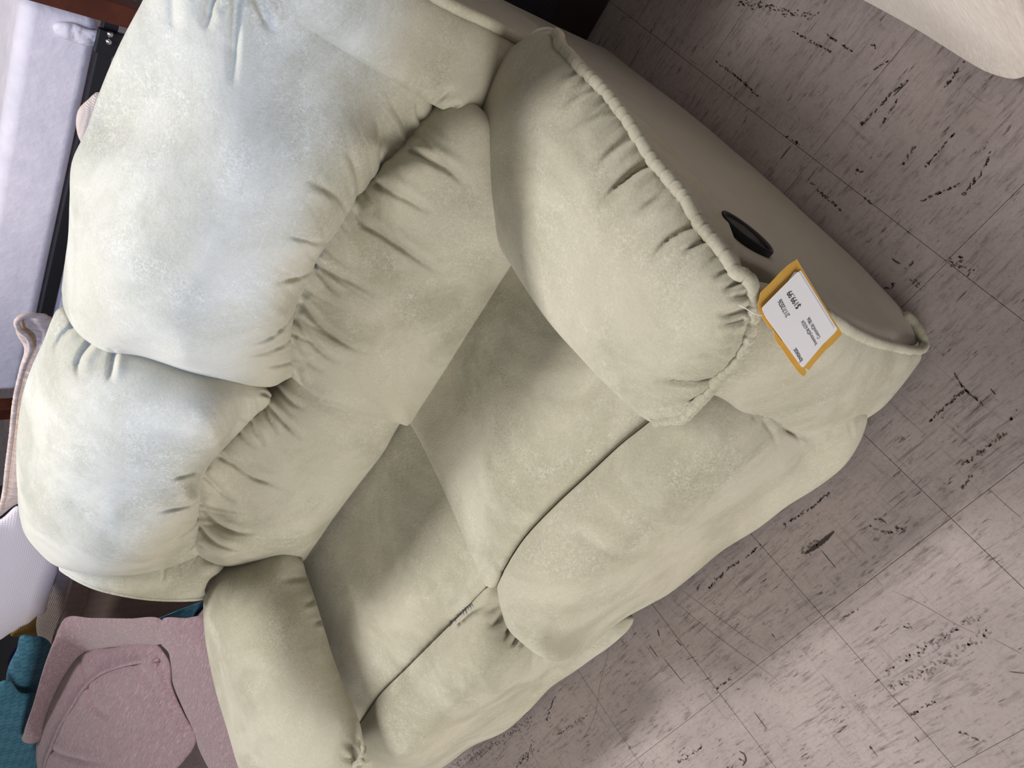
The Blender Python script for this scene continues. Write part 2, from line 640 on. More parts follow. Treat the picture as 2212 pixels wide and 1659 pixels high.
# floor: old vinyl tile, rubbed and scratched along both tile directions
t = NT('scuffed_vinyl')
geo = t.n('NewGeometry').outputs['Position']
cl = t.noise(3.2, 4, .65, vec=geo, dist=.5)
col = t.mix(t.ramp(cl, [(.3, (0, 0, 0)), (.7, (1, 1, 1))]), (.315, .268, .258), (.42, .362, .352))
col = t.mix(t.math('MULTIPLY', t.ramp(t.noise(120, 5, .75, vec=geo), [(.36, (1, 1, 1)), (.52, (0, 0, 0))]), .30), col, (.19, .155, .15))


def streaks(scale, rot, lo, hi, mscale, mlo, mhi, strength, ink):
    global col
    vv = t.n('Mapping', {'Vector': geo, 'Scale': scale, 'Rotation': (0, 0, rot)}).outputs[0]
    s_ = t.ramp(t.noise(1, 5, .72, vec=vv, dist=.35), [(lo, (0, 0, 0)), (hi, (1, 1, 1))])
    mk = t.ramp(t.noise(mscale, 3, .7, vec=geo), [(mlo, (0, 0, 0)), (mhi, (1, 1, 1))])
    col = t.mix(t.math('MULTIPLY', t.math('MULTIPLY', s_, mk), strength), col, ink)


streaks((7, 95, 1), .06, .52, .64, 6, .42, .62, .60, (.085, .065, .063))
streaks((110, 6, 1), -.05, .56, .66, 5, .46, .64, .50, (.10, .075, .07))
streaks((22, 170, 1), .10, .56, .63, 16, .50, .62, .85, (.045, .034, .036))
streaks((30, 150, 1), .03, .50, .62, 30, .46, .60, .55, (.12, .092, .09))
streaks((26, 80, 1), .55, .61, .67, 11, .50, .62, .8, (.04, .03, .032))
streaks((60, 80, 1), 1.1, .64, .70, 24, .52, .60, .9, (.03, .024, .026))
hb = t.noise(180, 4, .7, vec=geo)
M['vinyl'] = t.out(col, .8, t.bump(hb, .25, .001), .12)
M['grout'] = plain('tile_joint', (.035, .028, .028), .9, .1)

# ------------------------------------------------------------ setting
TS = .3048
fl = box('floor', None, M['grout'], (-9, -4, -.05), (5, 9, -.004), 0)
tag(fl, kind='structure')
tile_me = None
for i in range(-10, 4):
    for j in range(-3, 11):
        gx, gy = .0003, .0003
        if tile_me is None:
            b_ = .0004
            V = []
            for (z, e) in ((-.004, 0), (-.0006, 0), (0, b_)):
                V += [(gx + e, gy + e, z), (TS - gx - e, gy + e, z), (TS - gx - e, TS - gy - e, z), (gx + e, TS - gy - e, z)]
            F = [(8, 9, 10, 11), (3, 2, 1, 0)]
            for k in (0, 4):
                F += [(k + a, k + (a + 1) % 4, k + 4 + (a + 1) % 4, k + 4 + a) for a in range(4)]
            tile_me = mesh('floor_tile', V, F)
            tile_me.materials.append(M['vinyl'])
        o = bpy.data.objects.new('floor_tile', tile_me)
        COL.objects.link(o)
        o.location = (i * TS, j * TS + (.002 if i % 3 == 0 else 0), random.uniform(-.0002, .0002))
        o.parent = fl

M['paint'] = plain('wall_paint', (.62, .60, .57), .8, .2)
M['trim'] = plain('painted_trim', (.5, .49, .47), .5, .3)
for nm, lo, hi in (('wall_back', (-7.0, 6.6, 0), (5, 6.75, 3.0)), ('wall_left', (-7.15, -3.5, 0), (-7.0, 6.75, 3.0))):
    tag(box(nm, None, M['paint'], lo, hi, 0), kind='structure')
for nm, lo, hi in (('baseboard_back', (-7.0, 6.58, 0), (5, 6.6, .1)), ('baseboard_left', (-7.0, -3.5, 0), (-6.98, 6.58, .1))):
    tag(box(nm, None, M['trim'], lo, hi, .004), kind='structure')

# the tiles further off, past the range where they are built one by one
V, F = [], []
for i in range(-23, 16):
    for j in range(-12, 29):
        if -10 <= i < 4 and -3 <= j < 11:
            continue
        b = len(V)
        x0, y0 = i * TS + .0004, j * TS + .0004
        x1, y1 = x0 + TS - .0008, y0 + TS - .0008
        V += [(x0, y0, 0), (x1, y0, 0), (x1, y1, 0), (x0, y1, 0)]
        F.append((b, b + 1, b + 2, b + 3))
tag(link('floor_tile', mesh('floor_tile', V, F), M['vinyl'], fl, False), kind='stuff')

# scuffs and gouges with a shape of their own, worn into the tiles
M['scuff'] = plain('black_scuff', (.068, .052, .050), .9, .1)
M['rust'] = plain('brown_scuff', (.13, .085, .07), .9, .1)
M['faint'] = plain('grey_scuff', (.20, .165, .155), .9, .1)
MARKS = [
    ('t', .8, 'f', (1470, 1273, 1545, 1329, 1619, 1383, 1668, 1413)), ('t', .8, 'f', (1447, 1291, 1518, 1351, 1594, 1408, 1656, 1452, 1691, 1479)),
    ('t', 2, 's', (1402, 1393, 1421, 1420)), ('t', 1.3, 's', (1432, 1420, 1479, 1478)), ('t', 4, 's', (1421, 1360, 1424, 1374)), ('t', 2.5, 's', (1461, 1383, 1472, 1395)),
    ('b', 3, 'r', (1550, 1487, 1582, 1464)), ('b', 3, 'r', (1823, 1334, 1853, 1317)), ('t', 1.8, 'r', (1629, 1538, 1656, 1575)), ('t', 3, 's', (1597, 1623, 1608, 1630, 1611, 1642, 1604, 1655)),
    ('b', 5, 's', (1596, 1636, 1606, 1646)), ('b', 6, 's', (1572, 1660, 1584, 1656)), ('t', 2, 's', (1667, 1370, 1673, 1376)), ('b', 4, 'r', (1466, 1647, 1516, 1615)),
    ('t', .8, 'f', (1316, 1398, 1308, 1432, 1299, 1467, 1291, 1511, 1286, 1541, 1259, 1600)), ('t', 8, 's', (1802, 1148, 1780, 1168, 1755, 1186, 1738, 1197)), ('b', 10, 'f', (1770, 1168, 1735, 1196)),
    ('b', 3, 's', (1789, 1065, 1756, 1095, 1723, 1116, 1693, 1135)), ('b', 3, 's', (1642, 1177, 1621, 1198, 1572, 1231, 1533, 1270)), ('t', 1.4, 's', (1774, 1189, 1806, 1228)),
    ('t', 3.5, 's', (1927, 559, 1936, 566, 1945, 570)), ('b', 6, 's', (1908, 625, 1933, 614)), ('b', 9, 'r', (2050, 561, 2080, 583)), ('b', 5, 'r', (1969, 604, 1984, 614)), ('b', 5, 's', (1955, 578, 1972, 570)),
    ('t', 1.2, 's', (2089, 628, 2066, 652)), ('b', 6, 's', (2072, 557, 2079, 561)), ('b', 6, 's', (2089, 594, 2101, 582)), ('b', 4, 's', (2084, 843, 2043, 877, 2010, 911)), ('b', 3, 's', (2060, 805, 2084, 841, 2125, 875)),
    ('b', 6, 'r', (2171, 936, 2130, 969, 2111, 983, 2075, 1005)), ('b', 6, 'r', (2099, 1029, 2075, 1056)), ('b', 9, 's', (2186, 906, 2200, 889)), ('t', 2.5, 's', (2140, 841, 2150, 852)), ('b', 5, 's', (1892, 1121, 1913, 1128)),
    ('b', 3, 'f', (1880, 1137, 1901, 1147, 1930, 1152)), ('b', 6, 's', (1933, 1140, 1954, 1145)), ('t', 1, 'f', (2137, 1058, 2176, 1094, 2208, 1121)), ('b', 9, 's', (1955, 1350, 1967, 1356)),
    ('t', 1, 'f', (1927, 1276, 1991, 1306, 2071, 1352, 2114, 1371)), ('t', 1, 'f', (2145, 1380, 2209, 1414)), ('t', 1.4, 's', (2179, 1451, 2225, 1456)), ('b', 4, 'r', (1967, 1546, 2022, 1515)), ('t', 2, 's', (1976, 1592, 1985, 1602)),
    ('t', 5, 's', (1879, 1613, 1883, 1618)), ('t', 1, 's', (1883, 1618, 1896, 1635)), ('b', 5, 's', (2074, 1583, 2111, 1599)), ('b', 14, 'f', (1924, 1490, 2025, 1435, 2068, 1411, 2136, 1362)), ('b', 10, 'f', (1915, 1450, 2000, 1400, 2060, 1360, 2120, 1330)),
    ('b', 9, 's', (1598, 5, 1674, 18, 1724, 34, 1768, 29)), ('b', 4, 's', (1966, 168, 1912, 217, 1862, 268)), ('t', 2, 's', (1962, 175, 1930, 207)), ('b', 9, 's', (1850, 372, 1859, 375)), ('b', 7, 's', (1552, 304, 1560, 307)),
    ('b', 3, 's', (1937, 217, 1908, 264)), ('b', 3, 's', (1793, 112, 1715, 68)), ('b', 3, 's', (1547, 134, 1583, 159, 1637, 206)), ('b', 4, 's', (2086, 130, 2042, 188)), ('b', 5, 'r', (1977, 318, 1952, 354)), ('b', 3, 's', (2071, 398, 1988, 437)),
    ('b', 4, 'r', (1749, 394, 1818, 456)), ('b', 5, 's', (1868, 430, 1878, 440)), ('t', 2, 's', (1708, 315, 1686, 344)), ('b', 4, 's', (1700, 296, 1728, 310)), ('b', 3, 's', (1890, 150, 1920, 130)), ('b', 6, 's', (1880, 95, 1892, 102)), ('b', 3, 's', (1786, 76, 1840, 110)),
    ('b', 4, 's', (2140, 330, 2120, 372, 2080, 420)), ('b', 3, 's', (2060, 290, 2000, 360)), ('b', 12, 'f', (980, 1655, 1080, 1600, 1160, 1545)), ('b', 7, 's', (1112, 1655, 1145, 1625, 1150, 1600)), ('b', 5, 's', (1200, 1500, 1180, 1560)), ('b', 5, 'f', (1200, 1590, 1270, 1545)),
]
for kind_, wpx, mk, c_ in MARKS:
    P = [at(c_[k], c_[k + 1], 'z', .0005)[:2] for k in range(0, len(c_), 2)]
    P3 = spline([np.array([*p, .0]) for p in P], .003, False)[:, :2]
    wd = wpx * np.linalg.norm(np.append(P[0], 0) - CAM) / FOC * 1.05
    V, F = [], []
    T_ = np.gradient(P3, axis=0)
    T_ /= np.linalg.norm(T_, axis=1)[:, None] + 1e-9
    N_ = np.stack([-T_[:, 1], T_[:, 0]], 1)
    n_ = len(P3)
    if kind_ == 't':
        for k in range(n_):
            e = .5 * wd * math.sin(math.pi * (k + .5) / n_) ** .5 * random.uniform(.7, 1.15)
            V += [(*(P3[k] + N_[k] * e), .0005), (*(P3[k] - N_[k] * e), .0005)]
        F = [(2 * k, 2 * k + 2, 2 * k + 3, 2 * k + 1) for k in range(n_ - 1)]
    else:
        L = n_ * .003
        for _ in range(max(5, int(L * 420))):
            k = random.randrange(n_)
            c2 = P3[k] + N_[k] * random.gauss(0, .33) * wd
            a = math.atan2(T_[k][1], T_[k][0]) + random.gauss(0, .35)
            ln, wi = random.uniform(.0012, .0042), random.uniform(.0004, .0012) * (1 + wpx / 12)
            b = len(V)
            for an in range(6):
                t_ = an * math.pi / 3
                r_ = random.uniform(.6, 1.2)
                x, y = ln * r_ * math.cos(t_), wi * r_ * math.sin(t_)
                V.append((c2[0] + x * math.cos(a) - y * math.sin(a), c2[1] + x * math.sin(a) + y * math.cos(a), .0005))
            F.append(tuple(range(b, b + 6)))
    link('scuff_mark', mesh('scuff_mark', V, F), {'s': M['scuff'], 'r': M['rust'], 'f': M['faint']}[mk], fl, False)

# ------------------------------------------------------------ the loveseat
LS = empty('loveseat', (-.8, .7, 0), 'sage green suede reclining loveseat with price tag, in the middle of the photo', 'loveseat')
SU = M['suede']

# hidden carcass
box('frame', LS, M['suede_side'], (-1.50, .36, .03), (-.125, 1.12, .36), .02)
V = []
prof = [(1.02, .05), (1.19, .05), (1.19, .5), (1.17, .86), (1.12, .92), (1.06, .86), (1.0, .5)]
for x in (-1.50, -.10):
    V += [(x, y, z) for y, z in prof]
k = len(prof)
o = link('back_shell', mesh('back_shell', V, [tuple(range(k))[::-1], tuple(range(k, 2 * k))] + [(i, (i + 1) % k, (i + 1) % k + k, i + k) for i in range(k)]), M['suede_side'], LS, False)
b_ = o.modifiers.new('bevel', 'BEVEL')
b_.width = .03
b_.segments = 4

seam1 = [(934, 225), (932, 250), (923, 280), (885, 331), (858, 362), (826, 381), (797, 412), (771, 436), (750, 464), (728, 500), (704, 525), (690, 550), (676, 571), (664, 612), (649, 643), (638, 664), (633, 690), (631, 719), (632, 761), (637, 807)]
prof_head = [(.845, .71), (.812, .74), (.795, .785), (.79, .85), (.805, .91), (.85, .97), (.94, 1.015), (1.03, 1.015)]
# near head cushion
ol = [(p[0], p[1], 'y', .875) for p in seam1[1:-1:2]] + [(637, 807, 'x', -.79), (612, 822, 'x', -.8), (585, 835, 'x', -.8), (500, 825, 'x', -.8), (420, 808, 'x', -.8), (350, 785, 'x', -.8),
      (300, 770, 'x', -.8), (240, 763, 'x', -.8), (195, 740, 'x', -.8), (163, 712, 'x', -.8), (141, 672, 'x', -.8), (134, 635, 'y', 1.12), (138, 590, 'y', 1.12), (148, 510, 'y', 1.10), (151, 430, 'y', 1.09),
      (156, 350, 'y', 1.07), (185, 285, 'y', 1.06), (215, 200, 'y', 1.04), (262, 90, 'y', 1.01), (310, 0, 'y', .99), (345, -70, 'y', .97), (430, -130, 'y', .95), (540, -120, 'y', .93),
      (650, -60, 'y', .92), (740, 30, 'y', .91), (850, 110, 'y', .90), (915, 180, 'y', .88)]
cr1 = [([(771, 436), (776, 400), (763, 350), (745, 320)], .006, .005), ([(752, 462), (735, 430), (700, 405), (660, 385)], .0045, .006),
       ([(704, 527), (670, 520), (640, 512), (600, 505)], .006, .005), ([(826, 380), (822, 340), (822, 300), (812, 250)], .004, .005),
       ([(672, 590), (645, 600), (615, 607), (590, 610)], .005, .004), ([(885, 335), (880, 280), (860, 240), (835, 205)], .004, .007),
       ([(636, 680), (610, 710), (575, 735), (530, 745)], .006, .005), ([(632, 730), (600, 752), (560, 765), (510, 772)], .004, .005),
       ([(634, 780), (600, 790), (560, 795)], .0035, .004), ([(512, -5), (508, 40), (506, 90), (502, 190)], .004, .005), ([(460, -20), (450, 20), (447, 75)], .005, .006),
       ([(372, 0), (374, 40), (380, 75)], .003, .007), ([(560, 0), (575, 40), (590, 70)], .004, .006), ([(925, 275), (905, 255), (902, 215)], .004, .004),
       ([(134, 640), (150, 690), (160, 715)], .003, .005), ([(245, 765), (252, 785)], .002, .005)]
puff('head_cushion', LS, SU, pts(ol), T=.045, D=.07, Tb=.05, g=.0032, lump=.0016,
     ctrl=[(x, y + e, z - e * .3) for x, e in ((-.27, .02), (-.42, 0), (-.56, 0), (-.68, .02)) for y, z in prof_head],
     creases=cr1, gathers=[((915, 290), (634, 760), .0055, .034, .06), ((300, 20), (560, -100), .005, .05, .10), ((180, 290), (140, 640), .0012, .04, .04)])
# far head cushion
seam2 = [(588, 838), (588, 858), (570, 887), (540, 912), (523, 929), (502, 950), (473, 980), (455, 1000), (443, 1022), (436, 1040), (432, 1070), (430, 1098), (431, 1140), (436, 1190)]
ol = [(p[0], p[1], 'y', .885) for p in seam2[1:-1]] + [(436, 1192, 'y', .88), (415, 1206, 'y', .89), (380, 1222, 'y', .90), (340, 1232, 'y', .91), (280, 1242, 'y', .93), (210, 1241, 'y', .95), (160, 1234, 'y', .97),
      (117, 1220, 'y', 1.0), (92, 1200, 'y', 1.03), (55, 1155, 'y', 1.06), (42, 1110, 'y', 1.08), (38, 1060, 'y', 1.09), (35, 1000, 'y', 1.10), (38, 930, 'y', 1.10), (50, 850, 'y', 1.10), (70, 790, 'y', 1.10),
      (95, 735, 'y', 1.10), (112, 690, 'y', 1.11), (125, 668, 'y', 1.12), (150, 665, 'y', 1.12), (200, 690, 'y', 1.07), (280, 725, 'y', 1.0), (400, 765, 'y', .95), (520, 800, 'y', .91)]
cr2 = [([(165, 700), (135, 720), (120, 745), (118, 780)], .006, .006), ([(192, 742), (172, 765), (165, 800), (175, 820)], .006, .006), ([(246, 764), (241, 790), (237, 825)], .006, .005),
       ([(415, 1022), (390, 1030), (360, 1040)], .004, .004), ([(432, 1080), (400, 1095), (370, 1100), (330, 1107)], .006, .005), ([(431, 1120), (405, 1150), (375, 1165), (345, 1177)], .005, .005),
       ([(500, 950), (480, 957), (455, 960)], .004, .004), ([(40, 1060), (55, 1090), (75, 1120), (85, 1150)], .003, .006), ([(38, 1010), (50, 1040), (62, 1070)], .003, .006),
       ([(588, 860), (575, 850), (560, 848)], .004, .004), ([(543, 912), (530, 905), (515, 902)], .003, .004), ([(434, 1160), (415, 1180), (395, 1190)], .004, .004)]
puff('head_cushion', LS, SU, pts(ol), T=.045, D=.07, Tb=.05, g=.0034, lump=.0016,
     ctrl=[(x, y + .02 + e, z - e * .5) for x, e in ((-.90, .0), (-1.05, 0), (-1.2, .01), (-1.32, .05)) for y, z in prof_head],
     creases=cr2, gathers=[((575, 880), (434, 1170), .005, .034, .05), ((45, 900), (60, 1160), .0025, .05, .06)])
# near lumbar cushion
ol = [(950, 205, 'y', .91), (900, 245, 'y', .91), (840, 330, 'y', .91), (760, 405, 'y', .91), (700, 470, 'y', .91), (650, 550, 'y', .91), (620, 640, 'y', .91), (600, 720, 'y', .91), (608, 790, 'y', .91),
      (640, 826, 'x', -.80), (661, 845, 'x', -.80), (690, 868, 'x', -.80), (729, 883, 'x', -.8), (800, 898, 'x', -.79), (858, 914, 'x', -.785), (885, 915, 'y', .755), (915, 872, 'y', .75), (1000, 742, 'y', .75), (1107, 576, 'y', .75),
      (1150, 520, 'y', .76), (1130, 430, 'y', .77), (1090, 330, 'y', .79), (1060, 260, 'y', .81), (1010, 215, 'y', .85)]
cr3 = [([(770, 452), (778, 480), (815, 500), (860, 530), (905, 560), (960, 595)], .006, .006), ([(820, 398), (850, 415), (890, 435), (930, 460)], .005, .006), ([(890, 328), (930, 345), (975, 370), (1015, 410)], .006, .006),
       ([(680, 568), (720, 590), (770, 615), (810, 640)], .004, .006), ([(678, 570), (705, 610), (735, 640)], .006, .005), ([(650, 650), (670, 680), (705, 715), (750, 745), (790, 765)], .006, .006),
       ([(640, 690), (665, 730), (700, 765), (740, 790)], .005, .006), ([(634, 740), (660, 780), (700, 805)], .004, .005), ([(640, 805), (665, 845), (710, 870), (760, 885)], .006, .006), ([(628, 825), (650, 850), (690, 872)], .005, .004),
       ]
puff('lumbar_cushion', LS, SU, pts(ol), T=.045, D=.07, Tb=.05, g=.0034, lump=.0016,
     ctrl=[(x, y, z) for x in (-.3, -.42, -.55, -.68) for y, z in ((.845, .70), (.785, .65), (.745, .585), (.725, .51), (.735, .46))],
     creases=cr3, gathers=[((900, 245), (610, 790), .006, .04, .09), ((630, 815), (730, 883), .003, .03, .03)])
# far lumbar cushion
ol = [(885, 880, 'x', -.78), (760, 855, 'x', -.78), (650, 800, 'x', -.78), (600, 810, 'y', .93), (555, 850, 'y', .93), (520, 890, 'y', .93), (480, 930, 'y', .93), (440, 970, 'y', .93), (410, 1020, 'y', .93), (400, 1090, 'y', .93),
      (408, 1150, 'y', .92), (425, 1195, 'y', .90), (455, 1215, 'y', .88), (480, 1223, 'y', .87), (530, 1222, 'y', .85), (600, 1220, 'y', .82), (650, 1215, 'y', .785), (675, 1185, 'y', .78), (720, 1120, 'y', .775), (780, 1040, 'y', .77), (830, 975, 'y', .77), (849, 940, 'y', .77), (870, 905, 'y', .77)]
cr4 = [([(473, 985), (510, 1005), (545, 1030), (590, 1045), (640, 1070)], .006, .006), ([(545, 915), (560, 945), (570, 965)], .005, .005), ([(583, 880), (610, 910), (650, 950)], .006, .005), ([(575, 890), (590, 920), (605, 945)], .004, .004),
       ([(445, 1030), (475, 1060), (510, 1085)], .006, .006), ([(435, 1090), (460, 1125), (510, 1150), (560, 1150)], .005, .006), ([(432, 1140), (460, 1170), (500, 1185), (560, 1190)], .005, .006), ([(437, 1180), (470, 1205), (520, 1208)], .004, .005),
       ([(520, 935), (540, 960), (555, 970)], .004, .005), ([(600, 840), (630, 870), (660, 885)], .004, .005)]
puff('lumbar_cushion', LS, SU, pts(ol), T=.045, D=.07, Tb=.05, g=.0038, lump=.0016,
     ctrl=[(x, y + .02, z) for x in (-.9, -1.03, -1.17, -1.3) for y, z in ((.845, .70), (.785, .65), (.745, .585), (.73, .51), (.74, .46))],
     creases=cr4, gathers=[((580, 830), (415, 1150), .006, .04, .09), ((430, 1195), (500, 1222), .003, .02, .03)])

# side wings of the back
ol = [(560, -5, 'y', .90), (600, 17, 'y', .89), (655, 57, 'y', .88), (717, 95, 'y', .87), (790, 139, 'y', .86), (850, 176, 'y', .86), (900, 206, 'y', .85), (932, 225, 'y', .85), (980, 248, 'y', .84), (1005, 256, 'y', .835),
      (1040, 250, 'y', .85), (1100, 180, 'y', .87), (1150, 110, 'y', .90), (1145, 92, 'y', .91), (1120, 78, 'y', .905), (1060, 45, 'y', .90), (1000, 18, 'y', .90), (950, -8, 'y', .90), (900, -40, 'y', .90), (800, -110, 'y', .9), (700, -150, 'y', .9), (580, -110, 'y', .9)]
puff('side_wing', LS, SU, pts(ol), T=.035, D=.05, Tb=.06, g=.0034, lump=.001,
     creases=[([(895, 200), (905, 180), (915, 165)], .003, .005), ([(940, 222), (960, 205), (980, 185)], .004, .005), ([(970, 238), (990, 225), (1005, 222)], .004, .004), ([(985, 245), (1000, 240), (1012, 235)], .003, .003)],
     gathers=[((880, 195), (1005, 256), .0025, .02, .04), ((600, 17), (760, 120), .001, .03, .015)])
wp = [(1150, 97, 'y', .885), (1125, 86, 'y', .88), (1090, 68, 'y', .88), (1060, 51, 'y', .875), (1005, 26, 'y', .875), (950, -2, 'y', .875), (900, -34, 'y', .875), (800, -105, 'y', .875)]
tube('piping', LS, SU, pts(wp), .0085, gather=.06, wl=.05)
ol = [(1060, 43, 'y', .93), (1125, 80, 'y', .93), (1152, 92, 'y', .95), (1150, 110, 'y', 1.0), (1160, 75, 'x', -.07), (1158, 52, 'x', -.07), (1120, 25, 'x', -.07), (1060, -12, 'x', -.07), (980, -60, 'x', -.07), (860, -130, 'x', -.07), (760, -150, 'y', .98), (850, -80, 'y', .94), (950, -14, 'y', .93)]
puff('wing_outer_side', LS, M['suede_side'], pts(ol), T=.012, D=.03, Tb=.05, g=.008)
ol = [(459, 1190, 'y', .90), (484, 1221, 'y', .86), (475, 1235, 'y', .85), (455, 1250, 'y', .85), (443, 1273, 'y', .86), (440, 1289, 'y', .87), (364, 1294, 'y', .88), (301, 1289, 'y', .90), (237, 1277, 'y', .93), (196, 1264, 'y', .95), (158, 1245, 'y', .98), (127, 1224, 'y', 1.01),
      (115, 1200, 'y', 1.03), (170, 1190, 'y', 1.02), (260, 1195, 'y', .99), (350, 1185, 'y', .95), (420, 1165, 'y', .93)]
puff('side_wing', LS, SU, pts(ol), T=.03, D=.04, Tb=.05, g=.0034, creases=[([(353, 1237), (352, 1250), (350, 1262)], .002, .004), ([(385, 1232), (388, 1245), (390, 1255)], .002, .004)],
     gathers=[((340, 1195), (459, 1195), .002, .02, .05)])
wp = [(455, 1280, 'y', .87), (440, 1290, 'y', .87), (364, 1294, 'y', .88), (301, 1289, 'y', .90), (237, 1277, 'y', .93), (196, 1264, 'y', .95), (158, 1245, 'y', .98), (127, 1224, 'y', 1.01)]
tube('piping', LS, SU, pts(wp), .006, gather=.08, wl=.02)

# seats
fs1 = [(1400, 912), (1340, 960), (1270, 1025), (1200, 1090), (1130, 1165), (1092, 1225), (1075, 1262)]
ol = [(830, 855, 'z', .42), (1060, 520, 'z', .42), (1150, 540, 'z', .42), (1250, 640, 'z', .415), (1350, 745, 'z', .41), (1440, 862, 'z', .41), (1420, 893, 'z', .41)] + [(p[0], p[1], 'z', .41) for p in fs1] + \
     [(1062, 1270, 'z', .41), (1047, 1262, 'z', .41), (1035, 1240, 'z', .415), (1010, 1180, 'z', .42), (985, 1120, 'z', .42), (940, 1020, 'z', .42), (885, 915, 'z', .42)]
puff('seat_cushion', LS, SU, pts(ol), T=.026, D=.035, Tb=.06, g=.006, lump=.0012,
     gathers=[((1080, 1250), (1200, 1090), .0016, .02, .03), ((1035, 1240), (985, 1120), .0012, .02, .02)],
     creases=[([(1040, 1240), (1050, 1225), (1062, 1215)], .003, .004), ([(1085, 1235), (1075, 1222), (1070, 1210)], .002, .004)])
fs2 = [(1053, 1265), (1000, 1320), (950, 1370), (880, 1440), (820, 1500), (785, 1550), (776, 1562)]
ol = [(800, 860, 'z', .42), (880, 880, 'z', .41), (960, 1010, 'z', .405), (1010, 1120, 'z', .40), (1050, 1210, 'z', .40), (1068, 1250, 'z', .40)] + [(p[0], p[1], 'z', .40) for p in fs2] + \
     [(762, 1555, 'z', .40), (720, 1500, 'z', .405), (670, 1400, 'z', .41), (635, 1300, 'z', .415), (610, 1215, 'z', .42), (640, 1120, 'z', .42)]
puff('seat_cushion', LS, SU, pts(ol), T=.026, D=.035, Tb=.06, g=.0065, lump=.0016,
     gathers=[((1053, 1265), (820, 1500), .0028, .022, .06), ((700, 1450), (620, 1250), .0012, .02, .02)])
# torn front seam of the far seat: grey batting shows
P = pts([(1020, 1303, 'z', .423), (1008, 1311), (1000, 1318), (990, 1327), (980, 1337), (972, 1344, 'z', .423)])
V, F = [], []
for i in range(150):
    s = rng.random()
    q = np.array([np.interp(s * 5, range(6), [p[j] for p in P]) for j in range(3)])
    d = np.array([rng.normal(0, .004), -.006 + rng.normal(0, .004), .004 + abs(rng.normal(0, .003))])
    k = len(V)
    wv = np.array([.0006, .0003, 0])
    V += [q - wv, q + wv, q + d, q + d * .5 + [0, 0, .0006]]
    F += [(k, k + 1, k + 2), (k, k + 3, k + 2), (k + 1, k + 3, k + 2)]
tag(link('torn_batting', mesh('torn_batting', V, F), M['fluff'], LS, False), 'grey batting showing through the torn seam', kind='stuff')

# footrest fronts
ol = [(1420, 890, 'z', .40)] + [(p[0], p[1], 'z', .405) for p in fs1] + [(1076, 1285, 'z', .41), (1082, 1312, 'z', .41), (1098, 1358, 'z', .41), (1130, 1390, 'z', .40), (1163, 1415, 'z', .385), (1187, 1425, 'z', .37), (1211, 1429, 'z', .34),
      (1244, 1417, 'z', .27), (1295, 1378, 'z', .15), (1346, 1338, 'z', .07), (1400, 1308, 'z', .04), (1443, 1284, 'z', .03), (1500, 1240, 'z', .03), (1560, 1190, 'z', .03), (1640, 1140, 'z', .03), (1700, 1094, 'z', .03),
      (1770, 1050, 'z', .03), (1820, 1010, 'z', .03), (1846, 975, 'z', .03), (1863, 940, 'z', .03), (1872, 905, 'z', .04), (1850, 880, 'z', .10), (1760, 880, 'z', .2), (1650, 850, 'z', .32), (1540, 815, 'z', .40), (1450, 840, 'z', .41)]
fc = [(x, y, z) for x in (-.38, -.5, -.63, -.76) for y, z in ((.345, .432), (.305, .43), (.262, .405), (.238, .355), (.226, .27), (.215, .18), (.207, .1))]
cr5 = [([(1655, 915), (1672, 940), (1678, 965)], .005, .004), ([(1700, 925), (1725, 940), (1733, 965)], .006, .005), ([(1740, 932), (1765, 950), (1768, 985)], .007, .006), ([(1710, 930), (1745, 945), (1757, 970)], .005, .004), ([(1627, 895), (1628, 910)], .003, .003),
       ([(1838, 925), (1843, 940), (1845, 950)], .003, .003), ([(1250, 1150), (1310, 1190), (1370, 1210), (1400, 1235)], .002, .012), ([(1480, 1232), (1520, 1205), (1560, 1185)], .002, .006), ([(1440, 1262), (1480, 1235), (1530, 1200)], .002, .005)]
puff('footrest', LS, SU, pts(ol), T=.035, D=.05, Tb=.05, g=.0044, ctrl=fc, lump=.0016, creases=cr5,
     gathers=[((1443, 1284), (1640, 1140), .0012, .03, .05), ((1090, 1340), (1187, 1425), .0012, .03, .03)])
ol = [(p[0], p[1], 'z', .395) for p in fs2] + [(745, 1585, 'z', .40), (725, 1640, 'z', .39), (715, 1720, 'z', .34), (760, 1790, 'z', .2), (840, 1760, 'z', .08), (900, 1700, 'z', .05), (972, 1647, 'z', .04), (1017, 1614, 'z', .03), (1090, 1580, 'z', .03), (1144, 1533, 'z', .03),
      (1189, 1486, 'z', .03), (1242, 1450, 'z', .03), (1285, 1419, 'z', .03), (1317, 1397, 'z', .03), (1362, 1354, 'z', .03), (1368, 1334, 'z', .03), (1330, 1300, 'z', .03), (1240, 1310, 'z', .16), (1160, 1300, 'z', .29), (1105, 1262, 'z', .35), (1075, 1245, 'z', .37)]
fc = [(x, y + .035, z) for x in (-1.09, -1.2, -1.33, -1.46) for y, z in ((.345, .425), (.30, .42), (.262, .395), (.24, .345), (.232, .27), (.225, .18), (.22, .1))]
cr6 = [([(1103, 1350), (1092, 1372), (1085, 1385)], .005, .004), ([(1128, 1385), (1122, 1400), (1120, 1415)], .005, .004), ([(1152, 1408), (1150, 1430), (1148, 1450)], .006, .004), ([(1085, 1318), (1070, 1345), (1052, 1352)], .004, .006), ([(1080, 1300), (1060, 1318), (1040, 1325)], .003, .006),
       ([(1203, 1430), (1205, 1440), (1205, 1450)], .005, .004), ([(1117, 1378), (1100, 1398)], .004, .004), ([(1175, 1422), (1177, 1440)], .004, .004), ([(1190, 1485), (1150, 1500), (1120, 1525)], .003, .005), ([(1150, 1525), (1110, 1535), (1090, 1548)], .003, .005), ([(1130, 1545), (1095, 1560), (1075, 1570)], .002, .005)]
